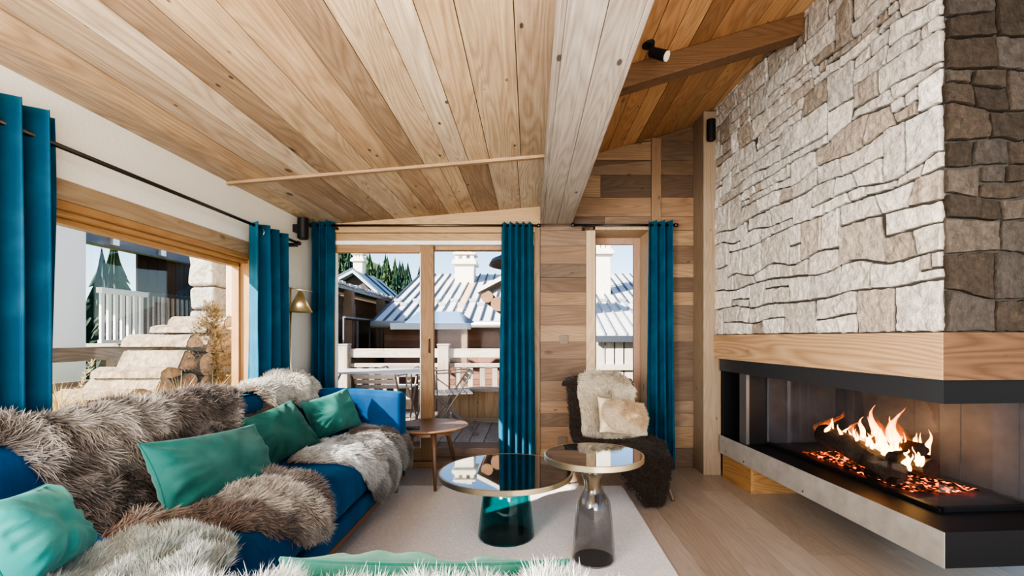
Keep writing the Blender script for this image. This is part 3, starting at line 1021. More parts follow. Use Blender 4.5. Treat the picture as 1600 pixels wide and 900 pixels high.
# pelts over the far back
def tan_end(c, u, s, t, p):
    m = (np.clip((2.86 - u) / .06, 0, 1) * .8)[:, None]
    return c * (1 - m) + lerp((.08, .05, .03), (.26, .19, .13), t) * m


whitegrey = mixcol((.26, .24, .21), (.70, .68, .63), ((.2, .19, .17), (.5, .5, .47)), 8, (.55, .75), 5, tan_end)
pts = [(2.80, .30), (2.80, .44), (2.80, .58)] + px_poly([(372, 650), (400, 650), (430, 640)]) + [(3.14, .52), (3.18, .44), (3.12, .30), (2.95, .24)]
pelt('sheepskin', 'small off-white sheepskin with a brown end folded over the sofa back', 'sheepskin', SS, pts, 13000, .04, .003, whitegrey, lay=(0, .4), up=.8, thick=.04, lumps=.02, curl=.5, seed=15, group='sheepskins on the sofa')
white = mixcol((.36, .32, .26), (.78, .75, .68), None, seed=6)
pts = [(3.02, .26), (3.06, .50), (3.12, .60), (3.28, .66), (3.42, .62), (3.46, .46), (3.44, .28), (3.25, .22)]
pelt('sheepskin', 'cream curly sheepskin piled over the far end of the sofa back', 'sheepskin', SS, pts, 17000, .035, .003, white, lay=(0, .2), up=1.0, thick=.075, lumps=.03, curl=.6, seed=16, group='sheepskins on the sofa')

# near return: white pelt on the corner seat and long white fleece over its back
FLAT = lambda z: (lambda u, s: (np.stack((u, s, z + .03 * np.cos((u + 1.05) * 3) * np.cos((s - 1.3) * 3)), 1), np.tile(np.array([[0, 0, 1.]]), (len(u), 1))))
mint = mixcol((.24, .26, .23), (.72, .76, .72), ((.11, .125, .11), (.38, .42, .38)), 7, (.5, .72), 7)
pts = [(-1.33, 1.12), (-1.32, 1.38), (-1.18, 1.53), (-1.02, 1.56), (-.90, 1.46), (-.85, 1.30), (-.86, 1.14), (-1.0, 1.02), (-1.2, 1.02)]
pelt('sheepskin', 'pale grey-white sheepskin on the near corner seat, beside the aqua cushion', 'sheepskin', FLAT(.44), pts, 46000, .045, .0022, mint, lay=(-.1, .35), up=.9, thick=.05, lumps=.025, curl=.6, seed=17, group='sheepskins on the sofa')
PB = [(.735, .45), (.725, .65), (.70, .705), (.65, .720), (.58, .720), (.52, .705), (.49, .65), (.485, .50)]
SB = sweep([(a, z) for a, z in PB[::-1]], 'X')
snow = mixcol((.36, .37, .34), (.80, .83, .79), ((.25, .26, .24), (.62, .65, .61)), 6, (.5, .75), 8)
pts = [(-.62, .12), (-.66, .30), (-.62, .46), (-.40, .50), (-.1, .46), (.10, .44), (.19, .34), (.17, .16), (-.1, .08), (-.4, .08)]
pelt('sheepskin', 'long-haired white sheepskin over the near sofa back along the bottom of the view', 'sheepskin', SB, pts, 130000, .046, .0019, snow, lay=(.1, .45), up=.6, thick=.038, lumps=.03, curl=1.3, seed=18, group='sheepskins on the sofa', tuft=22)


# ------------------------------------------------------------------ cushions
def cushion(label, c, right, upv, W, Hh, T, mat, seed=1, sag=.0, name='cushion', cat='cushion', group='velvet cushions on the sofa', pipe=True, wr=.006):
    c = Vector(c); r = Vector(right).normalized(); upv = Vector(upv); u = (upv - r * upv.dot(r)).normalized(); nn = r.cross(u)
    root = thing(name, label, cat, c, 0, group)
    k = 44
    e = np.sin(np.linspace(-1, 1, k) * PI / 2)
    A, B = np.meshgrid(e, e, indexing='ij'); sh = A.shape; A, B = A.ravel(), B.ravel()
    X = A * W / 2 * (1 - .07 * (1 - B ** 2) * abs(A) ** 3); Y = B * Hh / 2 * (1 - .08 * (1 - A ** 2) * abs(B) ** 3)
    th = T / 2 * ((1 - A ** 2) ** .42 * (1 - B ** 2) ** .42)
    ang = np.arctan2(B, A); rad = np.maximum(abs(A), abs(B))
    cre = (fbm(np.stack((np.cos(ang) * 5, np.sin(ang) * 5, rad * 1.2), 1), seed, 2) - .5) * 2 * wr * np.clip(rad * 1.5 - .3, 0, 1) * np.clip((1 - rad) * 8, 0, 1)
    big = (fbm(np.stack((A * 1.3, B * 1.3, 0 * A + seed), 1), seed, 2) - .5) * T * .35 * (1 - rad ** 2)
    m = MB()
    for sg in (1, -1):
        H_ = sg * (th + cre * 1.6) + big - sag * (A ** 2)
        V = [c + r * x + u * y + nn * z for x, y, z in zip(X, Y, H_)]
        m.add(V, [(i * k + j, (i + 1) * k + j, (i + 1) * k + j + 1, i * k + j + 1)[::sg] for i in range(k - 1) for j in range(k - 1)])
    m.build('cover', mat, root, weld=True, smooth=True)
    if pipe:
        edge = [i * k for i in range(k)] + [(k - 1) * k + j for j in range(1, k)] + [i * k + k - 1 for i in range(k - 2, -1, -1)] + [j for j in range(k - 2, 0, -1)]
        pth = [c + r * X[i] + u * Y[i] + nn * (big[i] - sag * A[i] ** 2) for i in edge]
        g = MB(); g.tube(pth + [pth[0]], .0035, 6, caps=False)
        g.build('piping', mat, root, smooth=True)
    return root


def quad_cushion(label, pw, T, mat, d, **k):
    """corner points in the photo with their depth: left-top, right-top, right-bottom, left-bottom"""
    p = [Vector(at(x, y, dd)) for (x, y), dd in zip(pw, d)]
    c = sum(p, Vector()) / 4
    r = (p[1] + p[2] - p[0] - p[3]) / 2; u = (p[0] + p[1] - p[2] - p[3]) / 2
    return cushion(label, c, r, u, r.length, u.length, T, mat, **k)


quad_cushion('long sea-green velvet cushion resting on the brown sheepskins mid sofa', [(203, 702), (388, 664), (442, 748), (272, 802)], .15, M_TEAL, (1.63, 2.26, 2.28, 1.70), seed=3, wr=.014)
quad_cushion('square green velvet cushion behind the long one, painted darker for shade', [(362, 662), (460, 622), (494, 694), (428, 727)], .15, velvet('shaded_green_velvet', (.012, .065, .055), (.10, .23, .20), wr=.22, wscale=(5, 5, 5)), (2.42, 2.74, 2.72, 2.40), seed=5, wr=.013)  # this cushion's shade is put into a darker velvet colour
quad_cushion('square green velvet cushion nearest the far armrest', [(470, 628), (545, 606), (563, 662), (492, 692)], .15, M_TEAL, (2.98, 3.26, 3.22, 2.96), seed=8, wr=.012)
quad_cushion('bright aqua velvet cushion slumped in the near corner of the sofa', [(-60, 800), (72, 754), (142, 868), (10, 935)], .17, M_AQUA, (1.02, 1.30, 1.30, 1.02), seed=12, wr=.016)
cushion('mint velvet cushion with piped edge behind the long white sheepskin', (-.185, .855, .62), (1, .03, -.02), (0, -.22, 1), .50, .26, .11, velvet('mint_velvet', (.02, .13, .10), (.34, .60, .52), wr=.3, wscale=(9, 9, 9)), seed=15, wr=.022)
# ================================================================== rug
def rugd(P, nn):
    return P + np.array([0, 0, 1.0]) * ((fbm(P * 14, 4, 2) - .5) * .004 * (P[:, 2] > .008))[:, None]


RZ = .016
g = MB(); rbox(g, -1.35, .70, .95, 3.58, .001, RZ, .007, step=.03, disp=rugd)
M_RUG = basic('rug_wool', (.76, .73, .71), .95, bump=.8, bscale=90, var=.14, Sheen_Weight=.3)
rug = g.build('rug', M_RUG, weld=True, smooth=True, origin=Vector((-.3, 2.3, 0)))
tag(rug, 'large pale grey wool rug on the oak floor under the round tables', 'rug')

# ================================================================== round tables
M_BRASS = basic('brushed_brass', (.90, .77, .53), .33, 1.0, bump=.03, bscale=15)
M_TOP = basic('black_crystal', (.008, .010, .014), .03, 0, Specular_IOR_Level=.9, Coat_Weight=1.0, Coat_Roughness=.01)
M_TEALG = glass_mat('teal_glass', (.26, .64, .66))
M_SMOKE = glass_mat('smoke_glass', (.80, .80, .80))


def shell(name, prof, th, mat, root, col=None):
    g = MB(); g.lathe(list(prof) + [(r - th, z) for r, z in reversed(prof)], 72, closed=True)
    return g.build(name, mat, root, local=True, smooth=True)


ct = thing('coffee_table', 'low round coffee table with black glass top, brass rim and teal glass base', 'table', (-.134, 2.68, RZ))
bell = [(.158, 0), (.160, .012), (.157, .03), (.145, .14), (.134, .22), (.124, .27), (.105, .30), (.07, .322)]
shell('glass_base', bell, .011, M_TEALG, ct)
g = MB(); g.disc(.152, .004); g.build('base_foot', basic('dark_felt', (.004, .02, .022), .5), ct, local=True)
g = MB(); g.lathe([(.0, .322), (.13, .322), (.365, .338), (.375, .343), (.375, .369), (.371, .371), (.366, .368), (0, .366)], 96)
g.build('brass_rim', M_BRASS, ct, local=True, smooth=False)
g = MB(); g.lathe([(0, .3665), (.3655, .3665), (.3655, .3695), (0, .3695)], 96); g.build('glass_top', M_TOP, ct, local=True)

st = thing('bell_side_table', 'taller round side table with smoky grey glass base and flared brass top', 'table', (.322, 2.395, RZ))
bell = [(.107, 0), (.109, .010), (.107, .03), (.100, .13), (.092, .22), (.087, .265), (.080, .295), (.064, .322), (.050, .345), (.045, .368), (.049, .40), (.064, .432), (.085, .455)]
shell('glass_base', bell, .009, M_SMOKE, st)
g = MB(); g.disc(.10, .004); g.build('base_foot', basic('smoke_felt', (.03, .03, .03), .5), st, local=True)
g = MB(); g.lathe([(.0, .335), (.032, .335), (.036, .40), (.05, .435), (.09, .465), (.15, .487), (.22, .498), (.247, .502), (.25, .505), (.25, .530), (.247, .532), (.243, .529), (0, .527)], 96)
g.build('brass_funnel', M_BRASS, st, local=True, smooth=True)
o = bpy.data.objects['brass_funnel']; md = o.modifiers.new('es', 'EDGE_SPLIT'); md.split_angle = .6
g = MB(); g.lathe([(0, .5275), (.2425, .5275), (.2425, .5305), (0, .5305)], 96); g.build('glass_top', M_TOP, st, local=True)

# small wooden side table by the door
wt = thing('side_table', 'small round walnut side table with three splayed legs between sofa and glass door', 'table', (-.80, 3.80, 0))
g = MB(); g.lathe([(0, .405), (.25, .405), (.298, .418), (.305, .428), (.300, .434), (0, .434)], 64, c=(0, 0, 0)); g.build('tabletop', M_TABW, wt, local=True, smooth=False, bevel=.002)
g = MB(); g.lathe([(.17, .37), (.19, .37), (.19, .405), (.17, .405)], 48, closed=True); g.build('apron', M_TABW, wt, local=True)
for fx_, fy_ in ((.112, -.36), (.165, .28), (-.24, .08)):
    g = MB(); tx, ty = fx_ * .55, fy_ * .5
    z0 = RZ if fy_ < -.2 else 0
    g.tube([(fx_, fy_, z0), (tx * 1.1 + fx_ * .1, ty * 1.1 + fy_ * .1, .3), (tx, ty, .41)], [.011, .019, .021], 12)
    g.build('leg', M_LEG, wt, local=True, smooth=True)
g = MB(); g.box(-.055, .055, -.022, .022, 0, .018)
o = g.build('flat_box', M_IRON, bevel=.004); o.location = (-.90, 3.62, .434); o.rotation_euler = (0, 0, .15)
tag(o, 'small flat black box lying on the walnut side table', 'box')

# ================================================================== fur chair
CB, CFv = Vector((.575, 3.62, 0)), Vector((.30, -.95, 0)).normalized()
CS = Vector((-CFv.y, CFv.x, 0)) * -1          # sideways: screen right is +
if CS.x < 0: CS = -CS
cp = np.array([(.53, .012), (.53, .10), (.515, .20), (.475, .30), (.39, .355), (.25, .37), (.12, .36), (.03, .375), (-.03, .43), (-.065, .53), (-.095, .64), (-.12, .74), (-.138, .800), (-.168, .818), (-.205, .79), (-.22, .66)])
cS = np.concatenate(([0], np.cumsum(np.linalg.norm(np.diff(cp, axis=0), axis=1))))
_s = np.linspace(0, cS[-1], 200); _k = np.hanning(17); _k /= _k.sum()
cF = np.convolve(np.pad(np.interp(_s, cS, cp[:, 0]), 8, mode='edge'), _k, 'valid'); cZ = np.convolve(np.pad(np.interp(_s, cS, cp[:, 1]), 8, mode='edge'), _k, 'valid')
cdF, cdZ = np.gradient(cF, _s), np.gradient(cZ, _s); _l = np.hypot(cdF, cdZ); cnF, cnZ = cdZ / _l, -cdF / _l
CLEN = cS[-1]


def chair_surf(lift=0.0):
    def f(a, s):
        ff, z, nf, nz = (np.interp(s, _s, q) for q in (cF, cZ, cnF, cnZ))
        wing = np.clip((s - .70) / .25, 0, 1) * np.clip((1.43 - s) / .25, 0, 1)
        ff = ff + .9 * a ** 2 * wing + nf * lift
        z = z + nz * lift + .25 * a ** 2 * np.clip((s - .36) / .1, 0, 1) * np.clip((.83 - s) / .2, 0, 1)
        x = CB.x + CFv.x * ff + CS.x * a; y = CB.y + CFv.y * ff + CS.y * a
        nx = CFv.x * nf - CS.x * 1.4 * a * wing; ny = CFv.y * nf - CS.y * 1.4 * a * wing
        nn = np.stack((nx, ny, nz), 1); nn /= np.linalg.norm(nn, axis=1, keepdims=True)
        return np.stack((x, y, z), 1), nn
    return f


ch = thing('lounge_chair', 'fur-covered lounge chair in front of the narrow window', 'chair', (CB.x, CB.y, 0))
aa, ss = np.linspace(-.285, .285, 15), np.linspace(.24, CLEN - .10, 46)
A_, S_ = np.meshgrid(aa, ss, indexing='ij')
P_, _n = chair_surf(-.012)(A_.ravel(), S_.ravel())
g = MB(); g.add(P_.tolist(), [(i * 46 + j, (i + 1) * 46 + j, (i + 1) * 46 + j + 1, i * 46 + j + 1) for i in range(14) for j in range(45)])
g.build('shell', basic('dark_leather', (.03, .02, .015), .6), ch, smooth=True, solid=.016)


def cpt(a, f, z): return Vector((CB.x + CFv.x * f + CS.x * a, CB.y + CFv.y * f + CS.y * a, z))


for (a, f, a2, f2) in ((.22, .33, .30, .44), (-.21, .33, -.26, .40), (.2, .03, .25, -.13), (-.2, .03, -.25, -.13)):
    g = MB(); g.tube([cpt(a2, f2, 0), cpt(a2, f2, .012), (cpt(a, f, .37) * .5 + cpt(a2, f2, 0) * .5), cpt(a, f, .36)], [.014, .013, .014, .017], 12)
    g.build('leg', M_LEG, ch, smooth=True)
dark = mixcol((.014, .009, .006), (.07, .043, .029), None, seed=3)
CSF = chair_surf()
pts = [(-.20, .30), (-.12, .16), (-.02, .05), (.05, -.02), (.15, -.02), (.20, .08), (.25, .26), (.29, .40), (.295, .45), (.285, .78), (.28, 1.06), (.26, 1.25), (.1, 1.31), (-.1, 1.31), (-.29, 1.29), (-.325, 1.17), (-.31, .93), (-.30, .70), (-.28, .42)]
pelt('throw', 'dark brown cowhide-like fur throw covering the lounge chair to the floor', 'fur throw', CSF, pts, 42000, .022, .0028, dark, lay=(0, -.5), up=.55, thick=.022, lumps=.008, curl=.3, seed=21)
cream = mixcol((.50, .42, .30), (.86, .80, .68), ((.40, .31, .20), (.68, .58, .43)), 4, (.5, .75), 9)
pts = [(-.205, 1.24), (-.215, 1.10), (-.20, .92), (-.22, .76), (-.15, .62), (.02, .57), (.20, .58), (.262, .72), (.255, 1.0), (.255, 1.14), (.25, 1.24), (.1, 1.28), (-.1, 1.28)]
pelt('sheepskin', 'long-haired cream sheepskin hanging down the back of the lounge chair', 'sheepskin', chair_surf(.028), pts, 30000, .05, .003, cream, lay=(0, -.55), up=.55, thick=.02, lumps=.012, curl=.45, seed=22)
# fur cushion on the chair
cu = cushion('cream goatskin cushion leaning on the lounge chair sheepskin', cpt(.065, .155, .545), CS * 1 + Vector((0, 0, -.16)), CFv * -.5 + Vector((0, 0, 1)) + CS * .18, .40, .27, .13, basic('goatskin', (.66, .54, .38), .9, bump=.6, bscale=14, var=.25), seed=19, group=None, pipe=False)


def cush_surf(a, s):
    r = (CS + Vector((0, 0, -.16))).normalized(); u0 = CFv * -.5 + Vector((0, 0, 1)) + CS * .18; u = (u0 - r * u0.dot(r)).normalized(); nn = r.cross(u)
    if nn.dot(CFv) < 0: nn = -nn
    c = cpt(.065, .155, .545)
    h = .065 * np.clip(1 - (a / .2) ** 2, 0, 1) ** .42 * np.clip(1 - (s / .135) ** 2, 0, 1) ** .42
    P = np.array(c)[None] + np.array(r)[None] * a[:, None] + np.array(u)[None] * s[:, None] + np.array(nn)[None] * h[:, None]
    N_ = np.array(nn)[None] + np.array(r)[None] * (a * 2.5)[:, None] + np.array(u)[None] * (s * 3)[:, None]
    return P, N_ / np.linalg.norm(N_, axis=1, keepdims=True)


goat = mixcol((.50, .38, .24), (.84, .75, .60), ((.40, .27, .15), (.66, .50, .33)), 8, (.46, .66), 12)
pelt('fur_face', None, None, cush_surf, [(-.19, -.125), (.19, -.125), (.19, .125), (-.19, .125)], 14000, .02, .0024, goat, lay=(.25, -.4), up=.4, thick=.004, lumps=.004, curl=.5, seed=24, parent=cu, grid=.012)

# ================================================================== curtains, rods
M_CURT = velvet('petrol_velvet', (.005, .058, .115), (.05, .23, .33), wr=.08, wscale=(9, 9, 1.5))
M_STEEL = basic('dark_steel', (.09, .085, .08), .3, .9)
M_NICK = basic('nickel', (.55, .52, .48), .25, 1.0)


def curtain(label, A, B, z0, z1, folds, amp, seed, flare=1.0, rings=0):
    A, B = Vector((*A, 0)), Vector((*B, 0)); d = (B - A); Lh = d.length; d.normalize(); nrm = Vector((-d.y, d.x, 0)); c = (A + B) / 2
    root = thing('curtain', label, 'curtain', (c.x, c.y, z0), 0, 'petrol blue velvet curtains')
    nu, nv = folds * 20 + 1, 36
    t = np.linspace(0, 1, nu); v = np.linspace(0, 1, nv)
    T_, V_ = np.meshgrid(t, v, indexing='ij')
    wob = (fbm(np.c_[T_.ravel() * 3, V_.ravel() * 2.2, np.full(T_.size, seed)], seed, 2) - .5).reshape(T_.shape)
    ph = T_ * folds * 2 * PI + wob * 1.7 * (1 - V_) ** .7 + seed
    am = amp * (.75 + .6 * fbm(np.c_[T_.ravel() * folds, V_.ravel() * 1.5, np.full(T_.size, seed + 3)], seed + 1, 2).reshape(T_.shape)) * (1 + .25 * (1 - V_))
    wv = np.sin(ph); wv = np.sign(wv) * abs(wv) ** .75
    off = wv * am + wob * .03 * (1 - V_)
    al = (T_ - .5) * Lh * (1 + (flare - 1) * (1 - V_)) + .018 * np.sin(2 * ph) * (1 - V_ * .5) + wob * .03 * (1 - V_)
    P = np.stack((c.x + d.x * al + nrm.x * off, c.y + d.y * al + nrm.y * off, z0 + V_ * (z1 - z0) + 0 * off), -1).reshape(-1, 3)
    g = MB(); g.add(P.tolist(), [(i * nv + j, (i + 1) * nv + j, (i + 1) * nv + j + 1, i * nv + j + 1) for i in range(nu - 1) for j in range(nv - 1)])
    g.build('drape', M_CURT, root, smooth=True, solid=.004)
    for k in range(rings):
        q = (k + .5) / rings
        p = c + d * (q - .5) * Lh
        g = MB(); g.torus((p.x, p.y, z1 - .05), d, .024, .0045); g.build('eyelet', M_NICK, root, smooth=True)
    return root


rx = LW + .105
curtain('tall petrol blue curtain at the near end of the picture window', (rx, 1.42), (rx, 1.80), .03, 1.965, 4, .036, 3)
curtain('petrol blue curtain with sunlit hem at the far end of the picture window', (rx, 3.06), (rx, 3.44), .03, 1.885, 3, .045, 5, rings=2)
ry = BW - .085
curtain('petrol blue curtain in the room corner, left of the glass door', (-1.88, ry), (-1.70, ry - .005), .02, 2.13, 3, .05, 7)
curtain('petrol blue curtain covering the right edge of the glass door', (-.235, ry), (.035, ry), .015, 2.115, 5, .06, 9, flare=1.12)
curtain('petrol blue curtain on the right of the narrow window', (1.02, ry), (1.215, ry), .015, 2.13, 3, .058, 12, flare=1.15)


def rod(label, A, B, br):
    root = thing('curtain_rod', label, 'curtain rod', A)
    g = MB(); g.tube([A, B], .0095, 14); g.build('pole', M_STEEL, root, smooth=True)
    for e in (A, B):
        g = MB(); dd = (Vector(B) - Vector(A)).normalized() * (1 if e is B else -1); g.tube([e, Vector(e) + dd * .03], .015, 14); g.build('finial', M_STEEL, root, smooth=True)
    for b in br:
        g = MB(); g.box(*b); g.build('bracket', M_IRON, root, bevel=.002)


zr1 = 1.865
rod('thin steel curtain rod above the picture window', (rx, 1.30, zr1), (rx, 3.66, zr1), [(LW, rx + .014, 3.60, 3.64, zr1 - .035, zr1 - .012)])
zr2 = 2.095
rod('dark curtain rod above the sliding glass door', (-1.86, ry, zr2), (.06, ry, zr2), [(-1.68, -1.66, ry - .014, BW - .036, zr2 - .03, zr2 - .012)])
rod('short dark curtain rod above the narrow window', (.385, ry, zr2 + .003), (1.24, ry, zr2 + .003), [(.455, .475, ry - .014, BW - .012, zr2 - .03, zr2 - .010)])

# ================================================================== lamps and fittings
fl = thing('floor_lamp', 'brass floor lamp with cone shade between the two corner curtains', 'lamp', (-1.80, 3.50, 0))
g = MB(); g.lathe([(0, 0), (.075, 0), (.075, .018), (.012, .024), (0, .024)], 40, c=(-1.80, 3.56, 0)); g.build('base', M_BRASS, fl)
g = MB(); g.tube([(-1.80, 3.56, .02), (-1.80, 3.56, 1.51)], .008, 12); g.build('pole', M_BRASS, fl, smooth=True)
g = MB(); g.tube([(-1.82, 3.555, 1.507), (-1.665, 3.62, 1.483)], .0055, 10); g.build('arm', M_BRASS, fl, smooth=True)
g = MB(); q = (-1.742, 3.59); g.lathe([(.087, 1.325), (.012, 1.485), (.009, 1.483), (.083, 1.325)], 48, c=(*q, 0), closed=True); g.build('lamp_shade', basic('satin_brass', (.66, .52, .28), .35, .9), fl, smooth=True)


def cyl_spot(label, p, h, r, wall):
    root = thing('wall_spotlight', label, 'spotlight', p)
    g = MB(); g.lathe([(0, -h / 2), (r * .8, -h / 2), (r * .8, -h / 2 + .006), (r, -h / 2 + .006), (r, h / 2), (0, h / 2)], 32, c=p); g.build('housing', M_IRON, root, bevel=.002)
    g = MB(); g.box(*wall); g.build('wall_bracket', M_IRON, root)


cyl_spot('black cylinder wall spotlight high in the left corner by the curtains', (-1.83, 3.82, 2.01), .17, .042, (LW, -1.84, 3.79, 3.85, 1.98, 2.04))
cyl_spot('black cylinder spotlight on top of the grey post by the stone wall', (1.475, 3.855, 2.82), .17, .034, (1.455, 1.495, 3.87, 3.90, 2.79, 2.85))
sp = thing('ceiling_spotlight', 'small black adjustable spotlight on the raised ceiling beside the grey beam', 'spotlight', (.655, 2.62, zr(.655)))
zc = zr(.655)
g = MB(); g.lathe([(0, -.018), (.034, -.018), (.036, 0), (0, 0)], 28, c=(.655, 2.62, zc + .004)); g.build('ceiling_plate', M_IRON, sp)
g = MB(); g.tube([(.655, 2.62, zc - .012), (.675, 2.60, zc - .06)], .007, 8); g.build('arm', M_IRON, sp)
g = MB(); g.tube([(.665, 2.61, zc - .05), (.705, 2.585, zc - .078), (.738, 2.565, zc - .10)], [.026, .028, .030], 20); g.build('housing', M_IRON, sp, bevel=.002)
g = MB(); g.tube([(.737, 2.566, zc - .099), (.744, 2.562, zc - .1035)], .027, 20); g.build('lens', basic('spot_lens', (.85, .80, .70), .2), sp)


def plate(label, px, py, w, h):
    x, y, z = at(px, py, BW)
    root = thing('wall_socket', label, 'socket', (x, BW, z))
    g = MB(); g.box(x - w / 2, x + w / 2, BW - .012, BW - .003, z - h / 2, z + h / 2); g.build('cover_plate', basic('bronze_plate', (.14, .10, .065), .5, .2), root, bevel=.002)
    g = MB(); g.lathe([(0, 0), (.021, 0), (.021, .002), (0, .002)], 24)
    o = g.build('outlet', basic('socket_insert', (.12, .09, .06), .5), root, local=True); o.rotation_euler = (PI / 2, 0, 0); o.location = (0, -.0115, 0)


plate('bronze wall plate at eye height between the door and the narrow window', 881, 531, .075, .075)
plate('square bronze wall socket near the floor behind the lounge chair', 879, 690, .075, .085)
# ================================================================== fireplace (same turned frame as the stone)
M_STEELF = basic('raw_steel', (.40, .375, .345), .5, .35, bump=.08, bscale=9, var=.16)
M_BLK = basic('black_shaded_steel', (.014, .014, .016), .42, .4)  # black parts, and the shade painted on the short sides
M_BAND = basic('lit_band_steel', (.075, .08, .09), .4, .6)  # lit grey-blue look of the long band put into the colour
M_FB = basic('firebox_lining', (.15, .17, .20), .55, .2, var=.25, bscale=6)
M_GF = pane_mat('fire_glass', tint=(.80, .79, .80), power=1.0)
fp = bpy.data.objects.new('fireplace', None); COL.objects.link(fp)
fp.location = FC; fp.rotation_euler = (0, 0, FT); TREE[fp.name] = FM
tag(fp, 'long low steel corner fireplace with glass front under the stone wall', 'fireplace')
LL, BB = 1.935, 1.15           # length along the wall, width of the short front
Z0, Z1, Z2, Z3 = .199, .345, .865, .962
g = MB(); g.box(-.004, .0, -.004, LL, Z0, Z1); g.build('long_fascia', M_STEELF, fp, local=True)
g = MB(); g.box(0, BB, -.004, .0, Z0, Z1); g.build('short_fascia', M_BLK, fp, local=True)  # shadow side of the fascia, its shade painted as black
g = MB(); g.box(.0, BB, .0, LL, Z0, Z1 - .004); g.build('hearth_ledge', M_BLK, fp, local=True)
g = MB(); g.box(-.003, .02, -.003, LL, Z2, Z3); g.box(.02, BB, .02, LL, Z2 + .02, Z3); g.build('top_band', M_BAND, fp, local=True)
g = MB(); g.box(.02, BB, -.003, .02, Z2, Z3); g.box(-.003, .02, -.004, -.003, Z2, Z3); g.build('short_top_band', M_BLK, fp, local=True)  # same band round the corner, blackened to paint its shade
gx, gy = .20, .225              # glass corner set back on the ledge
NL = 1.60                       # fire chamber runs from the corner to here; log niche beyond
g = MB(); g.box(.72, .74, .0, LL, Z1 - .004, Z2 + .02); g.box(gx, .72, NL - .02, NL, Z1 - .004, Z2 + .02)
g.box(gx + .02, .72, gy + .012, NL - .02, Z1 - .004, Z1 + .008)
for y_ in (.33, .62, .91, 1.18, 1.4): g.box(.716, .72, y_ - .002, y_ + .002, Z1, Z2, )
g.build('firebox', M_FB, fp, local=True)
g = MB(); g.box(gx, gx + .004, gy, NL - .02, Z1 + .012, Z2 + .02); g.build('long_glass', M_GF, fp, local=True)
g = MB(); g.box(gx + .004, .72, gy, gy + .004, Z1 + .012, Z2 + .02); g.build('short_glass', M_GF, fp, local=True)
g = MB(); g.box(gx - .012, gx + .014, gy - .012, NL - .02, Z1 - .004, Z1 + .014); g.box(gx, .72, gy - .012, gy + .014, Z1 - .004, Z1 + .014); g.build('glass_track', M_BLK, fp, local=True)
g = MB(); g.box(.03, .055, 1.585, 1.68, Z1 - .004, Z2 + .02); g.build('niche_post', basic('grey_steel', (.17, .17, .175), .4, .6), fp, local=True)
g = MB(); g.box(.055, .72, 1.66, 1.68, Z1 - .004, Z2 + .02); g.box(.055, .72, NL, NL + .004, Z1 - .004, Z2 + .02); g.box(.02, .72, LL - .02, LL, Z1 - .004, Z2 + .02); g.build('log_niche', M_BLK, fp, local=True)
g = MB(); g.box(.74, BB, .0, LL, Z1 - .004, Z2 + .02); g.build('side_panel', M_FB, fp, local=True)
for p in ((1.83, .232), (.88, .225), (1.55, .225)):
    g = MB(); g.tube([(-.004, p[0], p[1]), (-.009, p[0], p[1])], .006, 12); g.build('bolt', M_NICK, fp, local=True)
# mantel of aged spruce
mt = bpy.data.objects.new('mantel_beam', None); COL.objects.link(mt); mt.location = FC; mt.rotation_euler = (0, 0, FT); TREE[mt.name] = FM
tag(mt, 'thick aged spruce mantel wrapping the corner between stone and fireplace', 'mantel')
M_MANT = wood('mantel_wood', [(.66, .46, .28)], 'Y', fine=.3, rings=.55, stain=.25, knots=.3, scale=.9)
M_MANTX = wood('mantel_wood_shaded', [(.20, .11, .055)], 'X', fine=.3, rings=.7, stain=.3, knots=.3, scale=.9)  # shade of the short side put into a darker wood tone
g = MB(); g.box(-.028, .10, -.024, 2.0, Z3 + .0005, SZ0 - .0005, .37); g.build('long_board', M_MANT, mt, local=True, bevel=.003)
g = MB(); g.box(.10, 1.3, -.024, .1, Z3 + .0005, SZ0 - .0005, .61); g.box(-.0275, .10, -.0245, -.024, Z3 + .001, SZ0 - .001, .61); g.build('short_board', M_MANTX, mt, local=True)
# wooden plinth under the far end
pb = bpy.data.objects.new('fireplace_plinth', None); COL.objects.link(pb); pb.location = FC; pb.rotation_euler = (0, 0, FT); TREE[pb.name] = FM
tag(pb, 'low orange wood plinth under the far end of the floating fireplace', 'plinth')
g = MB(); g.box(.025, .045, 1.51, 1.94, 0, Z0 - .002, .4); g.build('long_board', wood('plinth_wood', [(.50, .29, .12)], 'Y', fine=.3, rings=.5, stain=.3), pb, local=True)
g = MB(); g.box(.045, .75, 1.51, 1.53, 0, Z0 - .002, .7); g.box(.045, .75, 1.53, 1.94, .0, Z0 - .01, .7); g.build('short_board', wood('plinth_wood_shaded', [(.42, .24, .10)], 'X', fine=.3, rings=.5, stain=.3), pb, local=True)  # front face: plinth wood toned down to paint its shade

# ------------------------------------------------------------------ burning logs
M_CHAR = attr_mat('charred_bark', .9, bump=1.0, bscale=45, noise=.6)


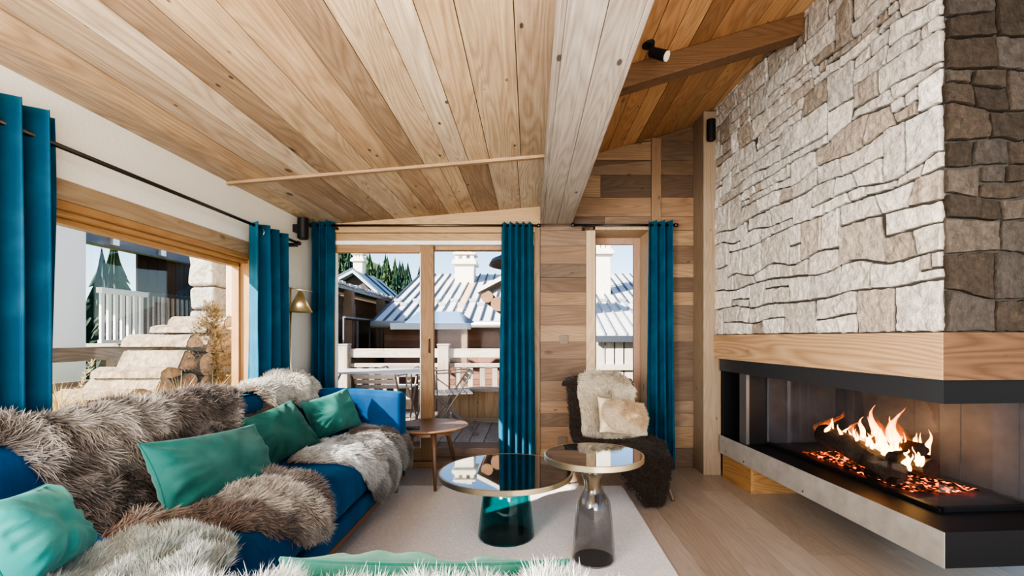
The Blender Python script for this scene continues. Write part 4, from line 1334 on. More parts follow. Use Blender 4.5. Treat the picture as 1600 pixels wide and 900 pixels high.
def emis(name, stops, strength, axis='Z', z0=0, z1=1, alpha=True, lwk=1.5):
    m, nt = new_mat(name); n = N(nt)
    g = n('ShaderNodeTexCoord').outputs['Generated']
    z = n('ShaderNodeSeparateXYZ', i={0: g}).outputs[2]
    c = n.ramp(z, stops)
    e = n('ShaderNodeEmission', i={0: c, 1: strength}).outputs[0]
    if alpha:
        lw = n('ShaderNodeLayerWeight', i={'Blend': .35}).outputs['Facing']
        nz = n('ShaderNodeTexNoise', i={'Vector': n('ShaderNodeMapping', i={0: n('ShaderNodeTexCoord').outputs['Object'], 3: (40, 40, 12)}).outputs[0], 'Scale': 1.0, 'Detail': 3.0}).outputs[0]
        f = n.math('ADD', n.math('MULTIPLY', lw, lwk), n.math('MULTIPLY', n.math('POWER', z, 1.6), .8), True)
        f = n.math('ADD', f, n.math('MULTIPLY', n.math('SUBTRACT', nz, .5), .9), True)
        t = n('ShaderNodeBsdfTransparent').outputs[0]
        e = n('ShaderNodeMixShader', i={0: f, 1: e, 2: t}).outputs[0]
    n.out(e)
    return m


M_FLAME = emis('flame', [(0, (1, .50, .14)), (.25, (1, .62, .25)), (.6, (1, .34, .07)), (1, (.9, .12, .02))], 7)
M_FLAMEO = emis('flame_outer', [(0, (1, .30, .06)), (.5, (1, .22, .04)), (1, (.6, .06, .01))], 1.3, lwk=2.4)


def fire_log(label, p, q, r, seed, glow=0.0, name='fire_log', mat=None, bark=(.15, .125, .105), wood_=(.12, .09, .07), n=14, rg=None):
    p, q = FM @ Vector(p), FM @ Vector(q)
    k = 12; path = [p.lerp(q, i / (k - 1)) for i in range(k)]
    g = MB(); d = (q - p).normalized(); a = d.orthogonal().normalized(); b = d.cross(a)
    vs, cs, fs = [], [], []
    for i, c in enumerate(path):
        for j in range(n):
            t = 2 * PI * j / n
            x = (a * math.cos(t) + b * math.sin(t))
            nz = float(vn(np.array([[math.cos(t) * 1.6, math.sin(t) * 1.6, i * .5 + seed * 3.1]]), seed)[0])
            vs.append(c + x * r * (.72 + .5 * nz)); kk = .6 + .8 * nz
            cs.append(tuple(min(1, v * kk) for v in bark))
    for i in range(k - 1):
        for j in range(n): fs.append((i * n + j, i * n + (j + 1) % n, (i + 1) * n + (j + 1) % n, (i + 1) * n + j))
    g.add(vs, fs, .5, cs)
    g.add(vs[:n], [tuple(range(n))[::-1]], .5, wood_); g.add(vs[-n:], [tuple(range(n))], .5, wood_)
    o = g.build(name, mat or M_CHAR, smooth=False, origin=(p + q) / 2)
    return tag(o, label, 'log', 'burning logs in the fireplace')


zb_ = Z1 + .04
fire_log('thick charred log slanting along the fireplace glass', (.36, 1.22, zb_ + .115), (.30, .56, zb_ + .03), .065, 1)
fire_log('dark log lying across the back of the fire', (.50, 1.05, zb_ + .04), (.50, .56, zb_ + .05), .055, 2)
fire_log('thin burning log on top, pointing out towards the glass corner', (.47, .95, zb_ + .13), (.42, .54, zb_ + .155), .035, 3, bark=(.10, .05, .03))
fire_log('short charred log crossing at the near end of the fire', (.30, .60, zb_ + .10), (.54, .66, zb_ + .11), .035, 4, bark=(.07, .045, .03))
fire_log('small charred stub in front of the slanting log', (.262, .72, zb_ - .008), (.275, .52, zb_ - .008), .026, 5, bark=(.06, .04, .03))
# ember bed
M_EMB, nt = new_mat('embers'); n = N(nt)
tc = n('ShaderNodeTexCoord').outputs['Object']
nz = n('ShaderNodeTexVoronoi', i={'Vector': tc, 'Scale': 45.0}).outputs['Distance']
nz2 = n('ShaderNodeTexNoise', i={'Vector': tc, 'Scale': 14.0, 'Detail': 4.0}).outputs[0]
hot = n.math('MULTIPLY', n.ramp(nz, [(.15, 1.0), (.5, 0.0)]), n.ramp(nz2, [(.4, 0.0), (.62, 1.0)]))
pr = n('ShaderNodeBsdfPrincipled', i={'Base Color': (.04, .035, .03, 1), 'Roughness': .95, 'Emission Color': (1, .16, .05, 1), 'Emission Strength': n.math('MULTIPLY', hot, 5.0)})
n.out(pr.outputs[0])
g = MB()
us, vs_ = np.linspace(.235, .60, 26), np.linspace(.40, 1.28, 44)
UU, VV = np.meshgrid(us, vs_, indexing='ij')
hh = .012 + .022 * vn(np.c_[UU.ravel() * 40, VV.ravel() * 40, 0 * UU.ravel()], 3) * np.clip((1.28 - VV.ravel()) * 12, 0, 1)
g.add([FM @ Vector((a, b, Z1 + c)) for a, b, c in zip(UU.ravel(), VV.ravel(), hh)], [(i * 44 + j, (i + 1) * 44 + j, (i + 1) * 44 + j + 1, i * 44 + j + 1) for i in range(25) for j in range(43)])
o = g.build('embers', M_EMB, origin=FM @ Vector((.4, .6, Z1))); tag(o, 'glowing red embers and ash under the fireplace logs', 'embers', kind='stuff')


def flames(mat, spots, seed, name, label):
    g = MB(); rg = random.Random(seed)
    for (x, y, z, h, r) in spots:
        k, n_ = 14, 14; c0 = Vector((x, y, z)); vs, fs = [], []
        ph = rg.random() * 6
        for i in range(k):
            t = i / (k - 1)
            rad = r * (math.sin(PI * min(1, (t * .88 + .14))) ** .8) * (1 - t) ** .35 + .0006
            sx, sy = .35 * r * math.sin(t * 5 + ph) * t * 2, .5 * r * math.sin(t * 6 + ph * 2) * t * 2
            for j in range(n_):
                a = 2 * PI * j / n_
                w_ = .65 + .7 * float(vn(np.array([[math.cos(a) * 1.5 + ph, math.sin(a) * 1.5, t * 4 + seed]]), seed)[0])
                vs.append(FM @ (c0 + Vector((sx + rad * w_ * math.cos(a) * .6, sy + rad * w_ * math.sin(a), t * h))))
        for i in range(k - 1):
            for j in range(n_): fs.append((i * n_ + j, i * n_ + (j + 1) % n_, (i + 1) * n_ + (j + 1) % n_, (i + 1) * n_ + j))
        g.add(vs, fs)
    o = g.build(name, mat, smooth=True, origin=FM @ Vector((.4, .55, zb_)))
    return tag(o, label, 'flames', kind='stuff')


rg = random.Random(9)
big = [(.43, .84, zb_ + .05, .30, .042), (.45, .90, zb_ + .05, .22, .034), (.41, .69, zb_ + .07, .30, .040), (.43, .72, zb_ + .08, .22, .03), (.44, .98, zb_ + .05, .17, .028), (.42, 1.08, zb_ + .07, .12, .026), (.44, .60, zb_ + .12, .12, .022), (.40, .77, zb_ + .06, .17, .03), (.40, 1.02, zb_ + .05, .12, .024)]
small = [(.32 + rg.random() * .16, .54 + rg.random() * .60, zb_ + .03 + rg.random() * .10, .05 + rg.random() * .09, .008 + rg.random() * .014) for _ in range(60)]
flames(M_FLAME, big + small, 4, 'flames', 'bright yellow-orange flames rising from the fireplace logs')
flames(M_FLAMEO, [(.45, .84, zb_ + .03, .26, .09), (.44, .70, zb_ + .05, .26, .08), (.42, 1.24, zb_ + .03, .24, .085), (.45, .98, zb_ + .03, .2, .07)], 6, 'flames', 'soft red-orange glow of flame behind the bright flames')
Lf = bpy.data.lights.new('fire_light', 'POINT'); Lf.energy = 1.5; Lf.color = (1, .45, .15); Lf.shadow_soft_size = .1
lo = bpy.data.objects.new('fire_light', Lf); COL.objects.link(lo); lo.location = FM @ Vector((.42, .82, zb_ + .24))
# ================================================================== outside the back: terrace
M_DECK = wood('deck_larch', [(.56, .49, .42), (.62, .55, .48), (.51, .44, .37)], 'Y', fine=.35, rings=.25, stain=.4, rough=.7)
M_WEA = wood('weathered_larch', [(.62, .57, .50), (.56, .51, .45)], 'X', fine=.45, rings=.3, stain=.6, rough=.85)
M_WEAZ = wood('weathered_larch_up', [(.62, .57, .50), (.54, .49, .43)], 'Z', fine=.45, rings=.3, stain=.6, rough=.85)
M_TANZ = wood('tan_larch_up', [(.50, .36, .22), (.42, .29, .17), (.55, .41, .27)], 'Z', fine=.4, rings=.3, stain=.5, rough=.8)
DK = .13
g = MB(); x = -3.2
while x < 1.9:
    g.box(x + .004, x + .141, BW + .42, 6.4, DK - .03, DK, rr()); x += .145
struct(g.build('terrace_floor', M_DECK))
g = MB(); g.box(-.86, .20, BW + .17, BW + .42, .03, DK - .005, .4)
o = g.build('door_step', wood('step_larch', [(.33, .22, .16)], 'X', fine=.4, rings=.3), bevel=.008, origin=Vector((-.3, BW + .3, .03))); struct(o)

RY = 5.85
rail = thing('terrace_railing', 'pale weathered timber railing with square posts around the terrace', 'railing', (-.6, RY, DK))
for px_ in (538, 694):
    x = (px_ - CX) / F * RY
    g = MB(); g.box(x - .068, x + .068, RY - .08, RY + .05, DK, 1.045, rr()); g.box(x - .075, x + .075, RY - .088, RY + .058, 1.03, 1.055, .4)
    g.build('post', M_WEAZ, rail, bevel=.008)
g = MB(); g.box(-3.3, .62, RY - .03, RY + .02, .885, .995, .3); g.build('top_board', M_WEA, rail, bevel=.005)
g = MB(); g.box(-3.3, .62, RY - .025, RY + .02, .765, .815, .7); g.build('middle_board', M_WEA, rail, bevel=.005)
x = -3.2
while x < .6:
    g = MB(); g.box(x, x + .062, RY - .01, RY + .015, .25, .77, rr()); g.build('baluster', M_WEAZ, rail); x += .152
for x0, x1, nm, lb in ((-.92, .6, 'low_bench', 'low tan plank bench box against the terrace railing'),):
    bt = thing(nm, lb, 'bench', ((x0 + x1) / 2, RY - .25, DK))
    g = MB(); x = x0
    while x < x1: g.box(x + .002, min(x + .098, x1), RY - .30, RY - .27, DK + .06, .50, rr()); x += .10
    g.build('front_planks', M_TANZ, bt)
    g = MB(); g.box(x0 - .02, x1 + .02, RY - .33, RY - .04, .50, .53, .4); g.build('seat_board', M_WEA, bt, bevel=.004)
    g = MB(); g.box(x0 + .03, x1 - .03, RY - .27, RY - .24, DK, DK + .06, .1); g.build('kick_board', M_WEA, bt)

M_BIS = basic('bistro_metal', (.30, .25, .22), .45, .4)
M_BIST = basic('bistro_tabletop', (.62, .60, .58), .4, .2)
tb = thing('bistro_table', 'long metal slatted terrace table seen through the left glass door', 'table', (-1.70, 5.05, DK))
g = MB()
for k in range(7): g.box(-2.32, -1.05, 4.74 + k * .09, 4.82 + k * .09, .765, .782)
g.build('tabletop', M_BIST, tb)
for a in (-2.2, -1.2):
    g = MB(); g.tube([(a, 4.76, DK), (a + .1, 5.3, .765)], .011, 8); g.tube([(a, 5.3, DK), (a + .1, 4.76, .765)], .011, 8); g.tube([(a + .05, 4.76, .75), (a + .05, 5.32, .75)], .01, 8)
    g.build('trestle', M_BIS, tb)


def bistro(label, x, y, rz):
    r = thing('folding_chair', label, 'chair', (x, y, DK), rz, 'folding bistro chairs on the terrace')
    g = MB()
    for s in (-1, 1):
        g.tube([(s * .19, -.24, 0), (s * .19, .20, .66)], .010, 8)
        g.tube([(s * .17, .24, 0), (s * .17, -.20, .43)], .010, 8)
        g.tube([(s * .20, -.16, .43), (s * .20, -.17, .64), (s * .20, .20, .655)], .008, 8)
    for q in ((-.24, 0.01), (.24, 0.01)): g.tube([(-.18, q[0], q[1] + .01), (.18, q[0], q[1] + .01)], .008, 8)
    g.build('frame', M_BIS, r, local=True)
    g = MB()
    for k in range(6): g.box(-.19, .19, -.20 + k * .068, -.145 + k * .068, .425, .437)
    g.build('seat', M_BIST, r, local=True)
    g = MB()
    for k in range(3): g.box(-.19, .19, .135 + k * .03, .147 + k * .03, .53 + k * .048, .568 + k * .048)
    g.build('backrest', M_BIS, r, local=True)


bistro('folding metal chair seen through the right pane of the glass door', -.82, 4.98, -PI / 2 + .25)
bistro('folding metal chair on the near side of the terrace table, left of the door stile', -1.42, 4.52, PI)
bistro('folding metal chair at the far side of the terrace table, against the railing', -1.55, 5.56, 0)

# dark canopy over the terrace
g = MB(); cx_, cy_, cz_ = .02, 5.2, 2.02
g.lathe([(0, .035), (.30, .02), (.44, -.04), (.47, -.10), (.44, -.09), (.28, -.02), (0, 0)], 40, c=(cx_, cy_, cz_))
o = g.build('canopy_shell', basic('dark_dish', (.03, .04, .055), .5), smooth=True, origin=Vector((cx_, cy_, cz_)))
o.name = 'canopy_dish'; tag(o, 'dark curved underside of a canopy at the top of the right door pane', 'canopy')
g = MB(); g.tube([(cx_ + .3, cy_ + .0, DK), (cx_ + .3, cy_, cz_ - .02)], .03, 12); g.build('pole', M_IRON, o)

# ground far below and the hillside
M_GRASS = basic('alpine_grass', (.20, .24, .07), .95, bump=.5, bscale=3, var=.35)
g = MB(); xs_, ys_ = np.linspace(-160, 80, 61), np.linspace(6.5, 170, 56)
vs = []
for a in xs_:
    for b in ys_:
        hill = max(0, (b - 26) / 64) ** 1.15 * max(0, (-a * .62 + 1.5) * 90 / max(b, 40) * 1.0) * .62
        hill *= max(0, min(1, (.68 * b - abs(a)) / (.14 * b)))
        vs.append((a, b, -1.9 + min(hill, 60) + .4 * math.sin(a * .3) * math.sin(b * .21) * (b > 20)))
g.add(vs, [(i * 56 + j, (i + 1) * 56 + j, (i + 1) * 56 + j + 1, i * 56 + j + 1) for i in range(60) for j in range(55)])
hill_o = struct(g.build('hillside_ground', M_GRASS, smooth=True))


def hz(a, b): return -1.9 + min(max(0, (b - 26) / 64) ** 1.15 * max(0, (-a * .62 + 1.5) * 90 / max(b, 40)) * .62, 60)


CON = [basic('conifer_dark', (.018, .05, .03), .9, var=.4, bscale=3, bump=.6), basic('conifer_mid', (.045, .085, .03), .9, var=.4, bscale=3, bump=.6), basic('larch_yellow', (.17, .16, .04), .9, var=.4, bscale=3, bump=.6)]
M_TRUNK = basic('tree_bark', (.09, .06, .04), .9)


def conifer_mesh(seed):
    rg = random.Random(seed); g = MB()
    L_ = 18
    for i in range(L_):
        t = i / L_; zz = .12 + t * .80; rad = (.20 * (1 - t) ** .85 + .012); n_ = 24
        vs = [(0, 0, zz + .11)]
        for j in range(n_):
            a = 2 * PI * j / n_ + rg.random() * .2; k = rad * (.55 if j % 2 else 1.0) * (.8 + .4 * rg.random())
            vs.append((k * math.cos(a), k * math.sin(a), zz - .02 - .05 * rg.random() - (0 if j % 2 else .03)))
        g.add(vs, [(0, 1 + j, 1 + (j + 1) % n_) for j in range(n_)])
    return g


protos = []
for v in range(3):
    g = conifer_mesh(v); t_ = MB(); t_.tube([(0, 0, 0), (0, 0, .5)], [.018, .010], 8)
    protos.append((g, t_))
TL = ['tall dark green conifer in the wood on the hillside', 'mid green conifer in the wood on the hillside', 'yellowing larch in the wood on the hillside']
TREES = [None] * 3


def tree(v, x, y, z, h, label, group):
    if TREES[v] is None:
        r = thing('conifer', label, 'tree', (x, y, z), 0, group); r.scale = (h, h, h)
        protos[v][0].build('crown', CON[v], r, local=True); protos[v][1].build('trunk', M_TRUNK, r, local=True)
        TREES[v] = r
    else:
        r = copy_tree(TREES[v]); r.location = (x, y, z); r.scale = (h, h, h); r.rotation_euler = (0, 0, rr() * 6)
        r['label'] = label; r['group'] = group
    return r


rg = random.Random(31)
done = []
for k in range(420):
    d = 58 + rg.random() * 44
    px_ = 505 + rg.random() * 185
    x = (px_ - CX) / F * d
    if px_ > 640 and d < 78: continue
    v = rg.choice((0, 0, 0, 1, 1, 2))
    if any((x - a) ** 2 + (d - b) ** 2 < 6.6 for a, b in done): continue
    done.append((x, d))
    tree(v, x, d, hz(x, d) - .2, 4.6 + rg.random() * 3.4, TL[v], 'conifers on the hillside')

# ------------------------------------------------------------------ main neighbour chalet straight behind the terrace
M_BROWN = wood('chalet_wall', [(.30, .16, .12), (.34, .19, .14), (.26, .14, .105)], 'X', fine=.4, rings=.2, stain=.4, rough=.85)
M_BROWNY = wood('chalet_wall_along', [(.26, .17, .11), (.32, .21, .14), (.22, .14, .09)], 'Y', fine=.4, rings=.2, stain=.4, rough=.85)
M_ROOF = basic('metal_roof', (.62, .62, .61), .6, .05, var=.1, bscale=2)
M_ROOFB = basic('blue_grey_roof', (.30, .42, .52), .5, .2, var=.15, bscale=3)
M_SEAM = basic('roof_seam', (.07, .085, .11), .5, .3)
M_SEAML = basic('roof_seam_pale', (.36, .37, .40), .5, .3)
M_RUST = basic('rusty_roof_sheet', (.62, .40, .24), .6)
M_CHIM = basic('pale_render', (.72, .67, .58), .9, bump=.4, bscale=20, var=.12)
M_GUT = basic('zinc', (.62, .62, .62), .4, .6)
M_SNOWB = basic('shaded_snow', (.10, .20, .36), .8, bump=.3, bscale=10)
M_WINB = basic('dark_window', (.05, .07, .09), .08)
M_STEELD = basic('rail_steel', (.12, .11, .11), .5, .5)

mc = thing('chalet', 'brown timber chalet with pale standing-seam metal roof straight behind the terrace', 'building', (-.2, 12, -1.9))
EX0, EX1 = -3.0, 3.9
e0, e1 = (9.0, 1.42), (13.0, 2.86)       # eave (y,z), ridge (y,z)


def roofz(y): return e0[1] + (y - e0[0]) * (e1[1] - e0[1]) / (e1[0] - e0[0])


g = MB(); g.box(EX0 + .1, EX1 - .1, 9.45, 16.5, -1.9, 1.30)
for k in range(30): g.box(EX0 + .1, EX1 - .1, 9.43, 9.45, -1.9 + k * .11 + .004, -1.9 + k * .11 + .106, rr())
g.build('wall', M_BROWN, mc)
g = MB(); g.hexa([(EX0, e0[0], e0[1] - .05), (EX1, e0[0], e0[1] - .05), (EX1, e1[0], e1[1] - .05), (EX0, e1[0], e1[1] - .05)], [(EX0, e0[0], e0[1]), (EX1, e0[0], e0[1]), (EX1, e1[0], e1[1]), (EX0, e1[0], e1[1])])
g.hexa([(EX0, e1[0], e1[1] - .05), (EX1, e1[0], e1[1] - .05), (EX1, 17, 1.42), (EX0, 17, 1.42)], [(EX0, e1[0], e1[1]), (EX1, e1[0], e1[1]), (EX1, 17, 1.47), (EX0, 17, 1.47)])
rf = g.build('roof', M_ROOF, mc)
g = MB(); x = EX0
while x <= EX1:
    g.hexa([(x - .014, e0[0], e0[1]), (x + .014, e0[0], e0[1]), (x + .014, e1[0], e1[1]), (x - .014, e1[0], e1[1])], [(x - .014, e0[0], e0[1] + .035), (x + .014, e0[0], e0[1] + .035), (x + .014, e1[0], e1[1] + .035), (x - .014, e1[0], e1[1] + .035)])
    x += .205
g.build('standing_seams', M_SEAM, rf)
g = MB(); x = EX0 + .205 * 7 + .014
g.hexa([(x, 9.9, roofz(9.9) + .004), (x + .177, 9.9, roofz(9.9) + .004), (x + .177, 12.2, roofz(12.2) + .004), (x, 12.2, roofz(12.2) + .004)], [(x, 9.9, roofz(9.9) + .012), (x + .177, 9.9, roofz(9.9) + .012), (x + .177, 12.2, roofz(12.2) + .012), (x, 12.2, roofz(12.2) + .012)])
g.build('rusty_sheet', M_RUST, rf)
g = MB()
k = 0; x = EX0
while x < EX1:
    yy = 10.35 - .28 * (k % 2); g.box(x + .03, x + .18, yy, yy + .05, roofz(yy) + .01, roofz(yy) + .075)
    x += .205; k += 1
g.build('snow_guards', M_SEAML, rf)
g = MB(); g.tube([(EX0, 8.95, 1.38), (EX1, 8.95, 1.38)], .07, 10); g.build('gutter', M_GUT, mc, smooth=True)


def chimney(root, x0, x1, y, zb, zt):
    g = MB(); w_ = x1 - x0
    g.box(x0, x1, y, y + w_, zb, zt - .38 * w_ * 1.2)
    o = g.build('chimney', M_CHIM, root, bevel=.01)
    z = zt - .38 * w_ * 1.2
    g = MB(); g.box(x0 - .07, x1 + .07, y - .07, y + w_ + .07, z, z + .08); g.box(x0 - .04, x1 + .04, y - .04, y + w_ + .04, z + .08, z + .13)
    for a in (x0, (x0 + x1) / 2 - .05, x1 - .10): g.box(a, a + .10, y, y + .10, z + .13, z + .25)
    g.box(x0 - .05, x1 + .05, y - .05, y + w_ + .05, z + .25, z + .30)
    for a in (.0, .28, .55): g.box(x0 + a * w_, x0 + a * w_ + w_ * .35, y, y + w_, z + .30, z + .34 + a * .06)
    g.build('chimney_cap', M_CHIM, o, bevel=.008)


chimney(mc, -1.90, -1.42, 12.0, 2.0, 3.20)
chimney(mc, 1.52, 1.86, 10.9, 1.9, 3.20)
# lean-to in front on the right, seen through the narrow window
lt = thing('shed', 'low shed with pale ribbed metal roof and board wall beyond the narrow window', 'shed', (2.0, 8.5, -1.9))
g = MB(); a0, a1 = (7.4, 1.16), (9.3, 1.80)
g.hexa([(1.0, a0[0], a0[1] - .04), (3.2, a0[0], a0[1] - .04), (3.2, a1[0], a1[1] - .04), (1.0, a1[0], a1[1] - .04)], [(1.0, a0[0], a0[1]), (3.2, a0[0], a0[1]), (3.2, a1[0], a1[1]), (1.0, a1[0], a1[1])])
rf2 = g.build('roof', M_ROOF, lt)
g = MB(); x = 1.0
while x < 3.2:
    g.hexa([(x - .012, a0[0], a0[1]), (x + .012, a0[0], a0[1]), (x + .012, a1[0], a1[1]), (x - .012, a1[0], a1[1])], [(x - .012, a0[0], a0[1] + .035), (x + .012, a0[0], a0[1] + .035), (x + .012, a1[0], a1[1] + .035), (x - .012, a1[0], a1[1] + .035)]); x += .17
g.build('roof_ribs', M_SEAML, rf2)
g = MB(); g.box(1.0, 3.2, 7.34, 7.40, 1.06, 1.16); g.build('fascia_board', M_SEAM, lt)
g = MB(); x = 1.05
while x < 3.1: g.box(x, x + .125, 7.46, 7.49, -1.0, 1.10, rr()); x += .148
g.build('board_wall', wood('pale_boards', [(.80, .75, .68), (.74, .69, .62)], 'Z', fine=.3, rings=.2, stain=.3, rough=.85), lt)
g = MB(); g.box(1.05, 3.1, 7.42, 7.46, .62, .71, .5); g.build('wall_rail', bpy.data.materials['pale_boards'], lt)
g = MB(); g.box(1.05, 3.1, 7.66, 9.2, -1.9, 1.14); g.build('shed_body', M_SEAM, lt)
# snowy porch roof left of centre
pr_ = thing('porch_roof', 'small porch roof under blue shaded snow in front of the brown chalet', 'porch roof', (-1.6, 8.0, -1.9))
g = MB(); g.hexa([(-2.0, 7.5, 1.32), (-.98, 7.5, 1.32), (-.98, 8.5, 1.40), (-2.0, 8.5, 1.40)], [(-2.0, 7.55, 1.38), (-1.05, 7.55, 1.38), (-1.25, 8.4, 1.60), (-2.0, 8.4, 1.60)])
g.build('snow_cover', M_SNOWB, pr_, bevel=.03)
g = MB(); g.box(-2.2, -.93, 7.46, 7.52, 1.26, 1.36); g.build('eave_board', M_SEAM, pr_)
for x in (-1.62, -1.05):
    g = MB(); g.bar((x, 7.6, -1.9), (x, 7.6, 1.30), .09, .09); g.build('post', M_BROWNY, pr_)
# rough purlin gable on the right
gb = thing('gable_eave', 'brown gable eave with rough log purlins at the right of the glass door', 'building', (-.3, 8.2, -1.9))
g = MB(); g.hexa([(-.86, 7.7, 1.86), (.5, 7.7, 2.56), (.5, 8.85, 2.56), (-.86, 8.85, 1.86)], [(-.86, 7.7, 1.93), (.5, 7.7, 2.63), (.5, 8.85, 2.63), (-.86, 8.85, 1.93)])
g.build('roof', M_CHIM, gb)
for x, z, r_ in ((-.70, 1.80, .10), (-.52, 1.68, .12), (-.30, 1.93, .13), (.1, 2.1, .13)):
    g = MB(); g.tube([(x, 7.74, z), (x, 8.85, z)], r_, 12); g.build('purlin', wood('purlin_wood', [(.40, .24, .14)], 'Y', rough=.9), gb)
g = MB(); g.box(-.40, .5, 8.3, 8.82, -1.9, 2.0); g.build('wall', M_BROWN, gb)

# ------------------------------------------------------------------ long chalet on the left with balcony (its side runs away from us)
lc = thing('chalet', 'long brown timber chalet with balcony receding on the left behind the railing', 'building', (-5, 11.5, -1.9))
fx = -3.72
g = MB(); g.box(-5.05, fx, 7.9, 15.2, -1.9, 1.95)
for k in range(27): g.box(fx, fx + .02, 7.9, 15.2, -1.9 + k * .14 + .005, -1.9 + k * .14 + .135, rr())
g.build('wall', M_BROWNY, lc)
for y0, y1, z0, z1 in ((8.3, 8.95, .55, 1.85), (9.4, 9.9, .95, 1.75), (11.6, 12.2, .7, 1.75), (12.8, 13.3, 1.0, 1.75)):
    g = MB(); g.box(fx + .02, fx + .05, y0 - .07, y1 + .07, z0 - .07, z1 + .07); o = g.build('window', M_WEAZ, lc)
    g = MB(); g.box(fx + .05, fx + .055, y0, y1, z0, z1); g.build('pane', M_WINB, o)
g = MB(); g.hexa([(-3.30, 7.6, 2.0), (-3.30, 15.6, 1.95), (-5.08, 15.6, 2.26), (-5.08, 7.6, 2.33)], [(-3.30, 7.6, 2.09), (-3.30, 15.6, 2.04), (-5.08, 15.6, 2.35), (-5.08, 7.6, 2.42)])
rfl = g.build('roof', basic('slate_roof', (.25, .27, .28), .8, bump=.8, bscale=18, var=.3), lc)
g = MB(); y = 7.6
while y < 15.6:
    g.box(-3.42, -3.27, y, y + .14, 2.05 - .006 * (y - 7.6) + rr() * .03, 2.10 - .006 * (y - 7.6) + rr() * .04); y += .17
g.build('roof_slates', basic('slates', (.42, .41, .38), .8, var=.3, bscale=6), rfl)
for y in (8.6, 10.4, 12.3, 14.2):
    g = MB(); g.bar((-3.28, y, -1.9), (-3.28, y, 1.98), .14, .14); g.build('post', M_BROWNY, lc)
g = MB(); g.box(fx + .02, -3.08, 7.9, 15.2, .62, .74); g.build('balcony_floor', M_BROWNY, lc)
g = MB(); g.tube([(-3.1, 7.9, 1.46), (-3.1, 15.2, 1.46)], .03, 8); g.tube([(-3.1, 7.9, .86), (-3.1, 15.2, .86)], .025, 8); y = 7.9
while y < 15.3: g.tube([(-3.1, y, .70), (-3.1, y, 1.46)], .022, 6); y += .62
g.build('balcony_railing', M_STEELD, lc)

# upper gabled chalet behind it
uc = thing('chalet', 'chalet with blue-grey metal gable roof below the wooded hill', 'building', (-6.1, 17, -1.9))
ax, ay, az = -6.0, 16.0, 3.42
L0, R0 = (-7.3, 16.0, 2.72), (-5.05, 16.0, 2.58)
bk = 3.0
g = MB()
for q in (L0, R0):
    b = [(ax, ay, az - .1), q[:2] + (q[2] - .1,), (q[0], q[1] + bk, q[2] - .1), (ax, ay + bk, az - .1)]
    g.hexa(b, [(p[0], p[1], p[2] + .12) for p in b])
g.build('roof', M_ROOFB, uc)
g = MB()
for q in (L0, R0):
    for t in (0.0, .35, .7):
        g.bar((ax, ay + .02 + t * 3, az + .05), (q[0], q[1] + .02 + t * 3, q[2] + .05), .07, .05)
g.build('roof_seams', M_SEAM, uc)
g = MB(); g.prism([(L0[0] + .25, 16.3, 2.60), (ax, 16.3, az - .15), (R0[0] - .2, 16.3, 2.50), (R0[0] - .2, 16.3, -1.9), (L0[0] + .25, 16.3, -1.9)], (0, 2.6, 0)); g.build('gable_wall', basic('dark_gable', (.07, .055, .05), .9), uc)
chimney(uc, -6.28, -5.94, 16.8, 2.9, 3.98)
# third chalet lower right of it
tc_ = thing('chalet', 'distant chalet with a long green-grey sloping roof in front of the meadow', 'building', (-6.0, 24, -1.9))
g = MB(); b = [(-7.3, 22.5, 3.15), (-5.4, 22.5, 1.75), (-5.2, 26, 1.75), (-6.9, 26, 3.15)]; g.hexa(b, [(p[0], p[1], p[2] + .10) for p in b])
b = [(-7.3, 22.5, 3.15), (-8.9, 22.5, 1.9), (-8.6, 26, 1.9), (-6.9, 26, 3.15)]; g.hexa(b, [(p[0], p[1], p[2] + .10) for p in b]); g.build('roof', basic('greenish_roof', (.34, .44, .45), .5, .2), tc_)
g = MB(); g.bar((-7.3, 22.45, 3.25), (-5.4, 22.45, 1.85), .05, .16); g.build('verge_board', M_SEAM, tc_)
g = MB(); g.prism([(-8.6, 22.8, 1.9), (-7.25, 22.8, 3.05), (-5.6, 22.8, 1.8), (-5.6, 22.8, -1.9), (-8.6, 22.8, -1.9)], (0, 3, 0)); g.build('wall', M_BROWN, tc_)

# ================================================================== outside the picture window
M_BARK = attr_mat('split_wood', .9, bump=.8, bscale=30, noise=.75)
g = MB(); g.box(-2.95, LW - .16, .3, 4.4, .2, .735)
o = struct(g.build('planter_ground', basic('dry_soil', (.30, .24, .17), .95, bump=.8, bscale=25, var=.4)))
g = MB(); g.box(-12, LW - .155, -3, 6.4, -.6, .2); struct(g.build('yard_ground', M_GRASS))


